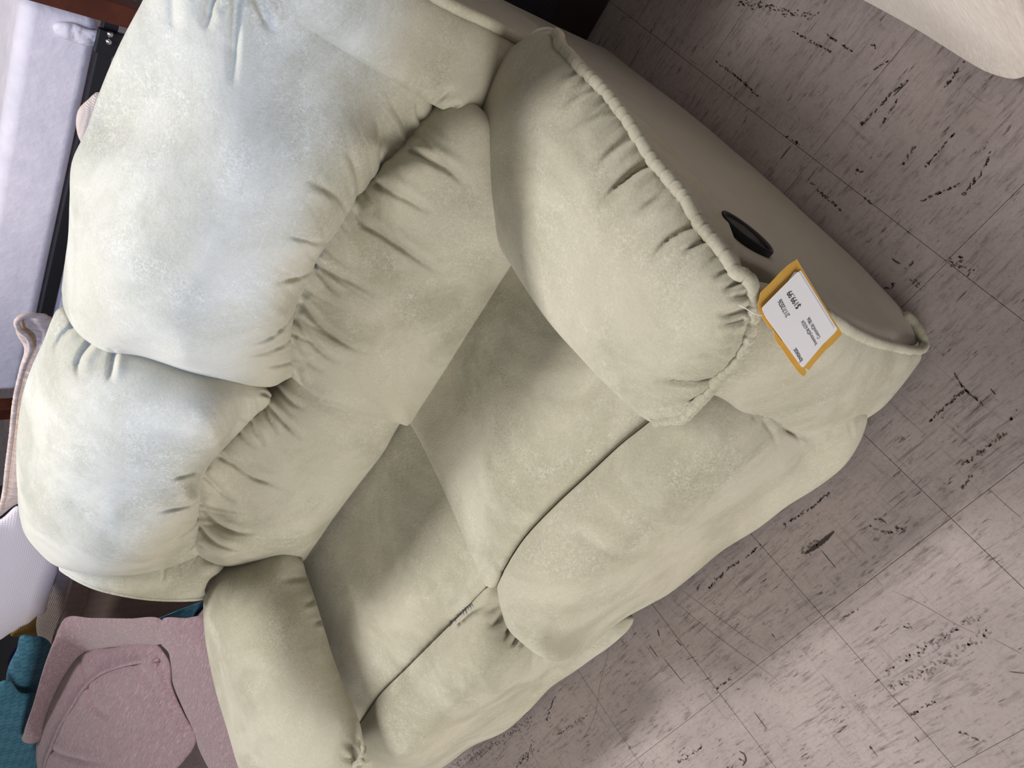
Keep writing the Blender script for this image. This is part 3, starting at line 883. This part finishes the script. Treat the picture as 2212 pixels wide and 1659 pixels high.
puff('footrest', LS, SU, pts(ol), T=.035, D=.05, Tb=.05, g=.0054, ctrl=fc + [(-.93, .40, .37), (-.95, .36, .33), (-.95, .33, .25)], lump=.0016, creases=cr6,
     gathers=[((1017, 1614), (1189, 1486), .002, .025, .04)])

# near arm: pad, piping, front, outer panel
pipe1 = [(1196, 70, .555), (1207, 80, .56), (1208, 95, .565), (1232, 122, .57), (1262, 156, .575), (1301, 192, .58), (1345, 246, .585), (1381, 300, .595), (1414, 351, .60), (1450, 393, .605), (1479, 427, .61), (1515, 488, .61), (1546, 525, .61), (1576, 564, .61), (1590, 588, .61), (1612, 598, .605),
         (1624, 618, .60), (1629, 655, .59), (1624, 700, .58), (1610, 745, .57), (1586, 783, .56), (1552, 818, .55), (1528, 848, .54), (1500, 878, .53), (1474, 903, .52), (1448, 906, .51), (1410, 911, .50)]
inner = [(1385, 898, .5), (1330, 850, .5), (1250, 768, .5), (1180, 688, .5), (1107, 578, .5), (1060, 498, .5), (1030, 435, .5), (1012, 370, .51), (1005, 310, .515), (1012, 250, .52), (1042, 185, .53), (1090, 118, .54), (1130, 88, .55), (1165, 72, .55)]
ol = [(a, b, 'z', c_) for a, b, c_ in pipe1 + inner]
cr7 = [([(1372, 300), (1340, 315), (1310, 340), (1280, 370)], .003, .004), ([(1412, 352), (1380, 365), (1350, 390), (1310, 420)], .003, .005), ([(1262, 158), (1230, 162), (1200, 175)], .0025, .005), ([(1300, 194), (1260, 205), (1215, 235)], .003, .005), ([(1345, 246), (1310, 248), (1270, 262), (1225, 285)], .0025, .006),
       ([(1414, 356), (1365, 375), (1340, 400), (1280, 450)], .003, .005), ([(1460, 425), (1410, 440), (1360, 465)], .0025, .005), ([(1515, 485), (1470, 505), (1440, 525), (1400, 565)], .004, .005), ([(1530, 518), (1490, 535), (1470, 552)], .0028, .004), ([(1575, 580), (1550, 595), (1533, 608)], .003, .004),
       ([(1603, 610), (1580, 620), (1560, 632)], .003, .004), ([(1612, 636), (1590, 640), (1570, 645)], .003, .004), ([(1608, 670), (1580, 680), (1545, 682)], .004, .005), ([(1600, 692), (1570, 700), (1540, 703)], .003, .004), ([(1575, 752), (1540, 760), (1500, 765), (1440, 770)], .002, .005),
       ([(1528, 822), (1490, 826), (1440, 822), (1400, 815)], .004, .005), ([(1500, 865), (1460, 875), (1420, 868)], .0025, .005), ([(1478, 880), (1450, 888), (1420, 885)], .0025, .004)]
puff('arm_pad', LS, SU, pts(ol), T=.06, D=.10, Tb=.05, g=.0034, ctrl=[(-.20, .34, .625), (-.17, .45, .635), (-.15, .6, .635), (-.12, .75, .62)], lump=.0014, creases=cr7,
     gathers=[((1232, 122), (1610, 600), .0028, .028, .05), ((1622, 618), (1474, 903), .0032, .03, .045)])
tube('piping', LS, SU, [p + (CAM - p) * .016 for p in pts([(a, b, 'z', c_ + .004) for a, b, c_ in pipe1])], .0088, seg=12, gather=.17, wl=.018, step=.0018)
ol = [(1330, 240, 'z', .56), (1385, 255, 'x', -.072), (1464, 335, 'x', -.074), (1520, 398, 'x', -.076), (1558, 450, 'x', -.078), (1583, 506, 'x', -.08), (1598, 560, 'x', -.085), (1606, 600, 'x', -.088), (1590, 640, 'z', .55), (1530, 540, 'z', .56), (1450, 430, 'z', .56)]
puff('arm_side_fold', LS, SU, pts(ol), T=.010, D=.03, Tb=.03, g=.007)
piping2 = [(1775, 676, .50), (1800, 692, .47), (1830, 712, .40), (1880, 736, .28), (1930, 750, .16), (1965, 757, .08), (1988, 756, .03)]
ol = [(1518, 842, 'z', .50), (1520, 780, 'z', .53), (1560, 730, 'z', .545), (1600, 670, 'z', .55), (1620, 610, 'z', .545), (1680, 620, 'x', -.095), (1730, 650, 'x', -.09)] + [(a, b, 'z', c_) for a, b, c_ in piping2] + \
     [(1990, 775, 'z', .02), (1975, 798, 'z', .02), (1942, 841, 'z', .02), (1906, 881, 'z', .02), (1870, 906, 'z', .02), (1852, 915, 'z', .05), (1816, 924, 'z', .10), (1790, 931, 'z', .14), (1754, 931, 'z', .18), (1707, 926, 'z', .24), (1671, 917, 'z', .28), (1635, 899, 'z', .34), (1599, 888, 'z', .40), (1563, 863, 'z', .46), (1535, 850, 'z', .49)]
puff('arm_front', LS, SU, pts(ol), T=.035, D=.06, Tb=.03, g=.0055, lump=.0012, creases=[([(1592, 562), (1620, 585), (1665, 612)], .005, .005), ([(1575, 872), (1590, 868), (1600, 867)], .002, .004)],
     gathers=[((1800, 692), (1965, 757), .0014, .02, .03), ((1560, 862), (1640, 900), .002, .02, .02)])
tube('piping', LS, SU, pts([(a, b, 'z', c_) for a, b, c_ in piping2] + [(1996, 746, 'z', .015), (1990, 725, 'z', .015), (1972, 695, 'z', .02), (1950, 676, 'z', .03)]), .0085, gather=.14, wl=.03, step=.004)
ol = [(1592, 560, 'x', -.10), (1640, 580, 'x', -.095), (1700, 620, 'x', -.09)] + [(a, b, 'z', c_) for a, b, c_ in piping2[:5]] + [(1965, 748, 'z', .03), (1982, 741, 'z', .008), (1976, 722, 'z', .008), (1954, 688, 'z', .008), (1933, 662, 'z', .008), (1896, 625, 'z', .008), (1858, 584, 'z', .008), (1800, 530, 'z', .008), (1690, 430, 'z', .008), (1530, 290, 'z', .008), (1400, 188, 'z', .008),
      (1300, 112, 'z', .008), ('w', -.09, 1.165, .1), ('w', -.09, 1.165, .3), ('w', -.09, 1.15, .47), ('w', -.09, 1.05, .50), ('w', -.085, .9, .50), ('w', -.085, .7, .52), ('w', -.09, .5, .54)]
SPo = pts(ol)
puff('outer_panel', LS, M['suede_side'], SPo, T=.012, D=.03, Tb=.05, g=.0075, n=(1, -.05, .1), lump=.0008)
ol = [(1148, 98, 'z', .50), (1150, 70, 'z', .53), (1178, 58, 'z', .53), (1207, 66, 'z', .51), (1222, 85, 'z', .50), (1225, 130, 'z', .48), (1180, 130, 'z', .48)]
puff('arm_rear_top', LS, M['suede_side'], pts(ol), T=.02, D=.04, Tb=.06, g=.008)

# recliner pull: bezel ring, dished cup, paddle
hx = -.080
hc = np.array(at(1612, 504, 'x', hx))
e0, e1_ = at(1559, 457, 'x', hx), at(1664, 549, 'x', hx)
ax = (e1_ - e0) / 2
hh_ = np.array([0, 0, .031])


def ell(k, dx, n=40):
    return [hc + np.array([dx, 0, 0]) + ax * k * math.cos(a) + hh_ * k * math.copysign(abs(math.sin(a)) ** 1.25, math.sin(a)) for a in np.linspace(0, 2 * math.pi, n, endpoint=False)]


rings = [ell(1.0, -.008), ell(1.0, .003), ell(.95, .0045), ell(.88, .003), ell(.84, .000), ell(.8, -.004), ell(.2, -.0045)]
V, F = [], []
for r_ in rings:
    V += r_
nn = 40
for k in range(len(rings) - 1):
    F += [(k * nn + a, k * nn + (a + 1) % nn, (k + 1) * nn + (a + 1) % nn, (k + 1) * nn + a) for a in range(nn)]
F.append(tuple((len(rings) - 1) * nn + a for a in range(nn)))
HD = link('recliner_handle', mesh('recliner_handle', V, F), M['black'], LS)
tag(HD, 'black oval plastic recliner pull')
r2 = []
for k, dx in ((.62, -.004), (.66, -.0015), (.62, .0015), (.4, .002)):
    r2.append([p - ax * .12 for p in ell(k, dx)])
V, F = sum(r2, []), []
for k in range(3):
    F += [(k * nn + a, k * nn + (a + 1) % nn, (k + 1) * nn + (a + 1) % nn, (k + 1) * nn + a) for a in range(nn)]
F.append(tuple(3 * nn + a for a in range(nn)))
link('paddle', mesh('paddle', V, F), M['black'], HD)

# far arm
ol = [(484, 1215, 'z', .58), (459, 1240, 'z', .60), (443, 1275, 'z', .61), (439, 1310, 'z', .615), (442, 1370, 'z', .62), (450, 1420, 'z', .62), (465, 1490, 'z', .62), (490, 1575, 'z', .62), (515, 1659, 'z', .61), (545, 1730, 'z', .59), (620, 1760, 'z', .56), (700, 1740, 'z', .53), (760, 1700, 'z', .50),
      (784, 1650, 'z', .48), (788, 1618, 'z', .47), (783, 1590, 'z', .47), (777, 1560, 'z', .47), (765, 1530, 'z', .47), (745, 1485, 'z', .47), (720, 1420, 'z', .47), (700, 1355, 'z', .47), (680, 1290, 'z', .475), (662, 1240, 'z', .48), (652, 1210, 'z', .49), (620, 1185, 'z', .52), (540, 1190, 'z', .55)]
cr8 = [([(788, 1620), (775, 1600), (768, 1588)], .005, .004), ([(784, 1640), (760, 1615), (740, 1600)], .005, .006), ([(780, 1655), (755, 1640), (735, 1632)], .004, .005), ([(694, 1342), (685, 1345), (680, 1350)], .004, .004), ([(677, 1298), (665, 1305), (655, 1308)], .003, .004), ([(660, 1250), (640, 1250), (600, 1255)], .002, .006)]
puff('arm_pad', LS, SU, pts(ol), T=.055, D=.10, Tb=.05, g=.0062, lump=.0016, creases=cr8, ctrl=[(-1.42, .55, .655), (-1.40, .7, .655)],
     gathers=[((783, 1590), (662, 1240), .0016, .025, .03), ((750, 1700), (788, 1618), .004, .02, .04)])
P = pts([(770, 1668, 'z', .505), (766, 1655, 'z', .51), (772, 1648, 'z', .515), (783, 1645, 'z', .52), (778, 1637, 'z', .52), (785, 1628, 'z', .515), (786, 1618, 'z', .505), (782, 1612, 'z', .5)])
tube('piping', LS, SU, P, .006, gather=.3, wl=.012, step=.003)
box('arm_base', LS, M['suede_side'], (-1.70, .45, .02), (-1.53, 1.12, .46), .03)
box('arm_front_base', LS, SU, (-1.70, .34, .02), (-1.56, .50, .44), .05)

# ------------------------------------------------------------ price tag
TG = empty('price_tag', tuple(at(1725, 690, 'r', .9)), 'white price card on a torn manila backing, hung on the near arm of the loveseat', 'price tag')


def tagp(cx, cy, lift=0):
    """point of the tag plane from the close-up's measures (source pixels = 1600+cx*.1628, 560+cy*.1628)"""
    u, v = 1600 + cx * .16276, 560 + cy * .16276
    r = np.interp(u, [1640, 1700, 1820], [.842, .868, .905]) + np.interp(v, [560, 690, 810], [.0, .0, .012])
    return at(u, v, 'r', r - lift)


def tagplane(P):
    P = np.array(P)
    c_ = P.mean(0)
    _, _, vv = np.linalg.svd(P - c_)
    n_ = vv[2]
    if np.dot(n_, CAM - c_) < 0:
        n_ = -n_
    return c_, n_


c0, nT = tagplane([tagp(750, 0), tagp(1350, 990), tagp(835, 1555), tagp(230, 600)])


def onpl(cx, cy, lift=0):
    u, v = 1600 + cx * .16276, 560 + cy * .16276
    d = at(u, v, 'r', 1.0) - CAM
    tt = np.dot(c0 + nT * lift - CAM, nT) / np.dot(d, nT)
    return CAM + d * tt


env = [(750, 0), (800, 90), (930, 310), (1080, 560), (1220, 780), (1350, 990), (1230, 1120), (1120, 1215), (1030, 1320), (960, 1400), (905, 1475), (870, 1450), (850, 1440), (875, 1505), (835, 1558), (790, 1525), (740, 1465), (650, 1340), (590, 1250), (520, 1150), (455, 1060), (430, 930), (385, 915), (330, 840), (280, 760), (250, 715), (230, 600), (265, 445), (400, 310), (540, 160), (640, 70)]
slab('manila_backing', TG, M['envelope'], [onpl(*p) for p in env], nT, .0006)
slab('folded_edge', TG, M['envelope'], [onpl(x, y, .0016) for x, y in [(430, 930), (470, 985), (560, 1110), (510, 1150), (455, 1060)]], nT, .0005)


def rounded(poly, k=.06, seg=4):
    out = []
    n_ = len(poly)
    for i in range(n_):
        p = np.array(poly[i], float)
        a = np.array(poly[i - 1], float)
        b = np.array(poly[(i + 1) % n_], float)
        p0, p1 = p + (a - p) / np.linalg.norm(a - p) * 28, p + (b - p) / np.linalg.norm(b - p) * 28
        for t_ in np.linspace(0, 1, seg + 1):
            out.append(tuple((1 - t_) ** 2 * p0 + 2 * t_ * (1 - t_) * p + t_ ** 2 * p1))
    return out


for dx, dy, lf in ((28, -28, .0012), (-38, -10, .0018)):
    slab('card', TG, M['card'], [onpl(x + dx, y + dy, lf) for x, y in rounded([(765, 165), (1258, 960), (1100, 1110), (560, 470)])], nT, .0004)
slab('card', TG, M['card'], [onpl(x, y, .0032) for x, y in rounded([(768, 158), (1265, 960), (1090, 1130), (825, 1445), (330, 760), (280, 650), (480, 445)])], nT, .0005)


def text(s, a, b, hgt, mt, squeeze=None, font_sc=1.0):
    """a = start, b = end of the baseline in tag measures"""
    cu = bpy.data.curves.new('printed_text', 'FONT')
    cu.body = s
    cu.size = 1
    cu.align_x = 'LEFT'
    cu.extrude = 0.0
    to = bpy.data.objects.new('printed_text', cu)
    COL.objects.link(to)
    bpy.context.view_layer.update()
    dg = bpy.context.evaluated_depsgraph_get()
    me = bpy.data.meshes.new_from_object(to.evaluated_get(dg))
    bpy.data.objects.remove(to)
    co = np.array([v.co[:] for v in me.vertices])
    x0, x1 = co[:, 0].min(), co[:, 0].max()
    A_, B_ = onpl(*a, .0036), onpl(*b, .0036)
    xd = B_ - A_
    Lx = np.linalg.norm(xd)
    xd /= Lx
    yd = np.cross(nT, xd)
    sx = Lx / (x1 - x0)
    for v in me.vertices:
        p = A_ + xd * (v.co[0] - x0) * sx + yd * v.co[1] * hgt
        v.co = p
    me.materials.clear()
    me.update()
    return link('printed_text', me, mt, TG, False)


hs = .0225 / 1.0
text('$199.99', (802, 618), (672, 408), 0.0108, M['ink'])
text('2/17/2026', (655, 742), (540, 528), 0.0085, M['ink'])
text('InventoryID# 63324', (1020, 1120), (840, 808), 0.0066, M['ink'])
text('CustomID# 7856', (1062, 1035), (915, 768), 0.0066, M['ink'])
text('loveseat', (830, 1338), (738, 1175), 0.0089, M['ink'])
tube('thread', TG, M['thread'], pts([(1594, 658, 'r', .842), (1612, 667, 'r', .836), (1628, 676, 'r', .838), (1643, 681, 'r', .842), (1652, 680, 'r', .846)]), .0006, seg=6, step=.004)

# ------------------------------------------------------------ neighbours
# bed with white mattress behind
BD = empty('bed', (-2.0, 3.5, 0), 'white mattress on a black and brown bed frame behind the loveseat', 'bed')
mt_ = box('mattress', BD, M['white'], (-3.04, 3.03, .345), (-1.06, 4.5, .60), .05)
mt_.modifiers['bevel'].segments = 8
mt_.data.polygons.foreach_set('use_smooth', [True] * 6)
mt_.modifiers['bevel'].harden_normals = True
box('box_spring', BD, M['white'], (-2.95, 3.0, .08), (-1.18, 4.45, .300), .012)
box('side_rail', BD, M['black_soft'], (-3.06, 2.99, .302), (-1.02, 3.02, .355), .003)
bk = box('rail_bracket', BD, M['black_soft'], (-1.16, 2.965, .262), (-1.07, 2.99, .372), .003)
box('bed_post', BD, M['brown'], (-1.03, 2.94, 0), (-.95, 3.02, .80), .006)
box('bed_post', BD, M['brown'], (-3.165, 2.96, 0), (-3.085, 3.04, .80), .006)
for u, v in ((238, 74), (235, 90)):
    c_ = at(u, v, 'y', 2.962)
    V, F = [], []
    for k, (r_, dy) in enumerate(((.012, 0), (.011, -.004), (.007, -.008), (.002, -.0095))):
        V += [(c_[0] + r_ * math.cos(a), c_[1] + dy, c_[2] + r_ * math.sin(a)) for a in np.linspace(0, 2 * math.pi, 14, endpoint=False)]
    for k in range(3):
        F += [(k * 14 + a, k * 14 + (a + 1) % 14, (k + 1) * 14 + (a + 1) % 14, (k + 1) * 14 + a) for a in range(14)]
    F.append(tuple(42 + a for a in range(14)))
    link('rivet', mesh('rivet', V, F), M['chrome'], BD)
# crumpled corner of the cover
puff('folded_corner', BD, M['white'], pts([(115, 52), (150, 48), (190, 62), (222, 72), (218, 92), (190, 100), (150, 88), (122, 75)], 'y', 3.02), T=.02, D=.05, Tb=.02, g=.012, lump=.006,
     gathers=[((115, 52), (222, 72), .012, .05, .08), ((218, 92), (122, 75), .012, .05, .08)])

RC = empty('ribbed_chair', (-.8, 2.0, 0), 'rounded beige ribbed chair back peeking from behind the near head cushion', 'chair')
puff('headrest', RC, M['ribbed'], pts([(190, 215), (212, 198), (240, 210), (250, 280), (225, 330), (190, 325), (170, 298), (164, 262), (170, 235)], 'y', 1.75), T=.05, D=.07, Tb=.05, g=.012)
box('backrest', RC, M['ribbed'], (-.92, 1.72, .30), (-.66, 1.84, .72), .04)
box('seat', RC, M['ribbed'], (-1.05, 1.70, .02), (-.45, 2.3, .42), .04)
TP = empty('throw_pillow', tuple(at(80, 900, 'y', 1.5)), 'tan linen throw pillow with piped edge behind the far head cushion', 'pillow')
tpo = [(33, 700), (40, 684), (60, 679), (108, 683), (150, 720), (130, 900), (120, 1080), (90, 1110), (40, 1088), (-5, 1118), (2, 1075), (12, 1010), (20, 940), (28, 860), (42, 795), (52, 752), (36, 722)]
puff('cover', TP, M['tan'], pts(tpo, 'y', 1.45), T=.045, D=.08, Tb=.05, g=.009, lump=.002,
     creases=[([(60, 690), (80, 720), (82, 760)], .006, .01)])
tube('piping', TP, M['tan'], pts([(-5, 1112), (8, 1075), (16, 1010), (25, 940), (34, 860), (50, 795), (66, 752), (60, 728), (42, 712), (36, 697), (44, 686), (60, 682), (106, 684)], 'y', 1.42), .006, gather=.1)
o = puff('cushion', None, M['texwhite'], pts([(-60, 1140), (0, 1122), (38, 1092), (70, 1120), (100, 1180), (125, 1222), (115, 1262), (103, 1300), (96, 1325), (82, 1330), (60, 1348), (22, 1368), (-5, 1385), (-60, 1400), (-120, 1280)], 'y', 1.6), T=.06, D=.09, Tb=.06, g=.01, lump=.004,
         gathers=[((96, 1325), (-5, 1385), .004, .04, .08)])
tag(o, 'white textured cushion at the left edge of the photo, below the tan pillow', 'cushion')

BS = empty('beige_sofa', (-2.2, 1.7, 0), 'beige corduroy sofa behind the far end of the loveseat', 'sofa')
ol = [(95, 1215, 'y', 1.62), (160, 1215, 'y', 1.6), (190, 1255, 'y', 1.6), (185, 1300, 'y', 1.6), (165, 1350, 'y', 1.6), (150, 1400, 'y', 1.62), (130, 1428, 'y', 1.66), (108, 1426, 'y', 1.7), (88, 1392, 'y', 1.72), (78, 1352, 'y', 1.7), (84, 1318, 'y', 1.68), (96, 1285, 'y', 1.66), (100, 1250, 'y', 1.64)]
puff('arm', BS, M['cord'], pts(ol), T=.06, D=.09, Tb=.10, g=.011)
ol = [(150, 1225, 'y', 1.66), (300, 1250, 'y', 1.62), (480, 1250, 'y', 1.55), (520, 1330, 'y', 1.5), (440, 1380, 'y', 1.5), (300, 1400, 'y', 1.55), (160, 1420, 'y', 1.64), (150, 1330, 'y', 1.64)]
puff('side_panel', BS, M['cord'], pts(ol), T=.01, D=.04, Tb=.08, g=.014)
tube('piping', BS, M['cord'], [p + (CAM - p) * .033 for p in pts([(160, 1235, 'y', 1.6), (156, 1250, 'y', 1.6), (145, 1290, 'y', 1.6), (133, 1330, 'y', 1.6), (118, 1370, 'y', 1.62), (112, 1400, 'y', 1.65)])], .004)
box('base', BS, M['cord'], (-2.75, 1.75, .02), (-1.9, 2.5, .42), .03)
o = puff('cushion', None, M['mustard'], pts([(22, 1372), (40, 1355), (60, 1340), (85, 1325), (100, 1340), (98, 1378), (60, 1376)], 'y', 1.8), T=.02, D=.04, Tb=.03, g=.012)
tag(o, 'mustard yellow ribbed cushion wedged between the white cushion and the beige sofa', 'cushion')

g_ = 'blue quilted pillows'
for nm, ol, lb, yy in (('quilted_pillow', [(46, 1372), (70, 1372), (100, 1380), (118, 1420), (100, 1470), (75, 1520), (30, 1500), (14, 1475), (18, 1440), (36, 1402)], 'upper blue quilted pillow beside the beige sofa, left edge of photo', 1.55),
                       ('quilted_pillow', [(14, 1468), (45, 1495), (80, 1500), (90, 1560), (80, 1640), (100, 1720), (-20, 1740), (-80, 1600), (-40, 1500), (-10, 1478)], 'lower blue quilted pillow in the bottom left corner beside the mauve chair', 1.5)):
    o = puff(nm, None, M['blue'], pts(ol, 'y', yy), T=.06, D=.09, Tb=.06, g=.011, gathers=[(ol[0], ol[4], .006, .06, .10)])
    tag(o, lb, 'pillow')
o = puff('quilted_throw', None, M['blue'], pts([(335, 1340), (360, 1328), (400, 1312), (440, 1298), (490, 1290), (500, 1345), (420, 1345)], 'y', 1.12), T=.02, D=.03, Tb=.03, g=.012)
tag(o, 'blue quilted throw showing between the loveseat arm and the mauve chair', 'throw')
o = puff('navy_cushion', None, M['navy'], pts([(36, 1395), (48, 1390), (60, 1420), (40, 1455), (20, 1450), (18, 1420)], 'y', 1.8), T=.03, D=.05, Tb=.03, g=.015)
tag(o, 'small navy cushion behind the blue quilted pillows', 'cushion')
o = box('bench', None, M['charcoal'], (-4.9, 2.1, .02), (-3.6, 2.9, .42), .03)
tag(o, 'low dark grey bench far behind the white cushion at the left edge', 'bench')

# mauve chair
CH = empty('armchair', (-2.2, 1.0, 0), 'mauve chenille armchair with a matching loose pillow, bottom left', 'armchair')
Z = .52
ol = [(140, 1336, .68), (200, 1335, .66), (280, 1336, .64), (345, 1336, .62), (362, 1350, .60), (360, 1375, .58), (345, 1392, .56), (300, 1396, .56), (230, 1400, .57), (178, 1412, .58), (145, 1450, .58), (118, 1500, .58), (98, 1550, .58), (84, 1600, .58), (66, 1607, .60), (50, 1602, .62), (52, 1580, .64), (72, 1520, .66), (95, 1440, .68), (118, 1380, .69)]
puff('backrest', CH, M['pink'], pts([(a, b, 'z', c_) for a, b, c_ in ol]), T=.03, D=.05, Tb=.06, g=.008, creases=[([(350, 1338), (352, 1360), (346, 1388)], .004, .005)])
ol = [(352, 1336, .61), (400, 1335, .59), (445, 1336, .57), (470, 1420, .56), (500, 1530, .55), (540, 1680, .54), (480, 1700, .50), (440, 1640, .50), (410, 1570, .51), (380, 1500, .52), (366, 1450, .53), (364, 1410, .55), (345, 1388, .57)]
puff('arm', CH, M['pink'], pts([(a, b, 'z', c_) for a, b, c_ in ol]), T=.05, D=.07, Tb=.08, g=.008, gathers=[((366, 1450), (480, 1700), .003, .05, .06), ((445, 1336), (540, 1680), .0015, .04, .06)])
ol = [(168, 1404, .57), (185, 1396, .57), (240, 1398, .56), (310, 1386, .56), (345, 1396, .55), (366, 1430, .54), (372, 1480, .53), (398, 1540, .52), (424, 1590, .51), (400, 1640, .51), (340, 1690, .51), (240, 1720, .52), (110, 1720, .54), (82, 1665, .55), (78, 1610, .56), (92, 1555, .57), (112, 1490, .57), (138, 1440, .57)]
MP = puff('loose_pillow', None, M['pink'], pts([(a, b, 'z', c_) for a, b, c_ in ol]), T=.10, D=.13, Tb=.05, g=.008, lump=.007,
          creases=[([(172, 1404), (175, 1440), (186, 1475)], .012, .010), ([(190, 1400), (205, 1430), (215, 1455)], .008, .010), ([(190, 1487), (200, 1520), (225, 1545), (250, 1552)], .014, .010), ([(290, 1432), (320, 1470), (345, 1500)], .010, .010), ([(345, 1425), (360, 1465), (378, 1510)], .010, .010), ([(112, 1622), (160, 1640), (240, 1652)], .012, .010),
                   ([(340, 1425), (330, 1420), (360, 1440)], .008, .008)])
tag(MP, 'mauve chenille pillow with a raised seam resting in the mauve armchair', 'pillow')
from mathutils.bvhtree import BVHTree
bv = BVHTree.FromPolygons([v.co[:] for v in MP.data.vertices], [p.vertices[:] for p in MP.data.polygons])
P = []
for u, v in [(372, 1442), (345, 1424), (300, 1429), (250, 1441), (215, 1456), (185, 1482), (160, 1520), (130, 1570), (112, 1612), (98, 1650), (92, 1690)]:
    d_ = at(u, v, 'r', 1.0) - CAM
    hit = bv.ray_cast(Vector(CAM), Vector(d_))[0]
    if hit is not None:
        P.append(np.array(hit) - d_ * .002)
tube('seam_cord', MP, M['pink'], P, .007, gather=.1, wl=.03)
box('seat', CH, M['pink'], (-3.0, .72, .03), (-2.0, 1.25, .40), .05, -.35)

# charcoal sofa behind, cream sofa to the right
o = box('charcoal_sofa', None, M['charcoal'], (-.36, 1.212, .13), (.75, 1.9, .84), .03)  # unseen height and left end stretched to shade the floor beside the loveseat
box('base', o, M['darkbase'], (-.35, 1.225, .004), (.74, 1.89, .14), .004)
tag(o, 'charcoal fabric sofa standing behind the loveseat at the top of the photo', 'sofa')
CS = empty('cream_sofa', (.6, .6, 0), 'cream linen sofa at the top right corner facing the loveseat arm', 'sofa')
box('base', CS, M['cream'], (.295, .42, .012), (1.0, 1.12, .64), .05)
ol = [('w', .268, 1.05, .03), ('w', .265, .9, .03), (1880, -18, 'z', .03), (1915, 0, 'z', .03), (1960, 24, 'z', .03), (2000, 46, 'z', .03), (2050, 78, 'z', .03), (2100, 111, 'z', .03), (2150, 142, 'z', .03), (2180, 152, 'z', .03), (2215, 157, 'z', .03),
      ('w', .285, .39, .10), ('w', .29, .385, .3), ('w', .29, .39, .62), ('w', .28, .60, .66), ('w', .28, .85, .66), ('w', .275, 1.06, .62), ('w', .27, 1.07, .3)]
puff('front_panel', CS, M['cream'], pts(ol), T=.025, D=.05, Tb=.06, g=.009, n=(-1, -.3, .3))
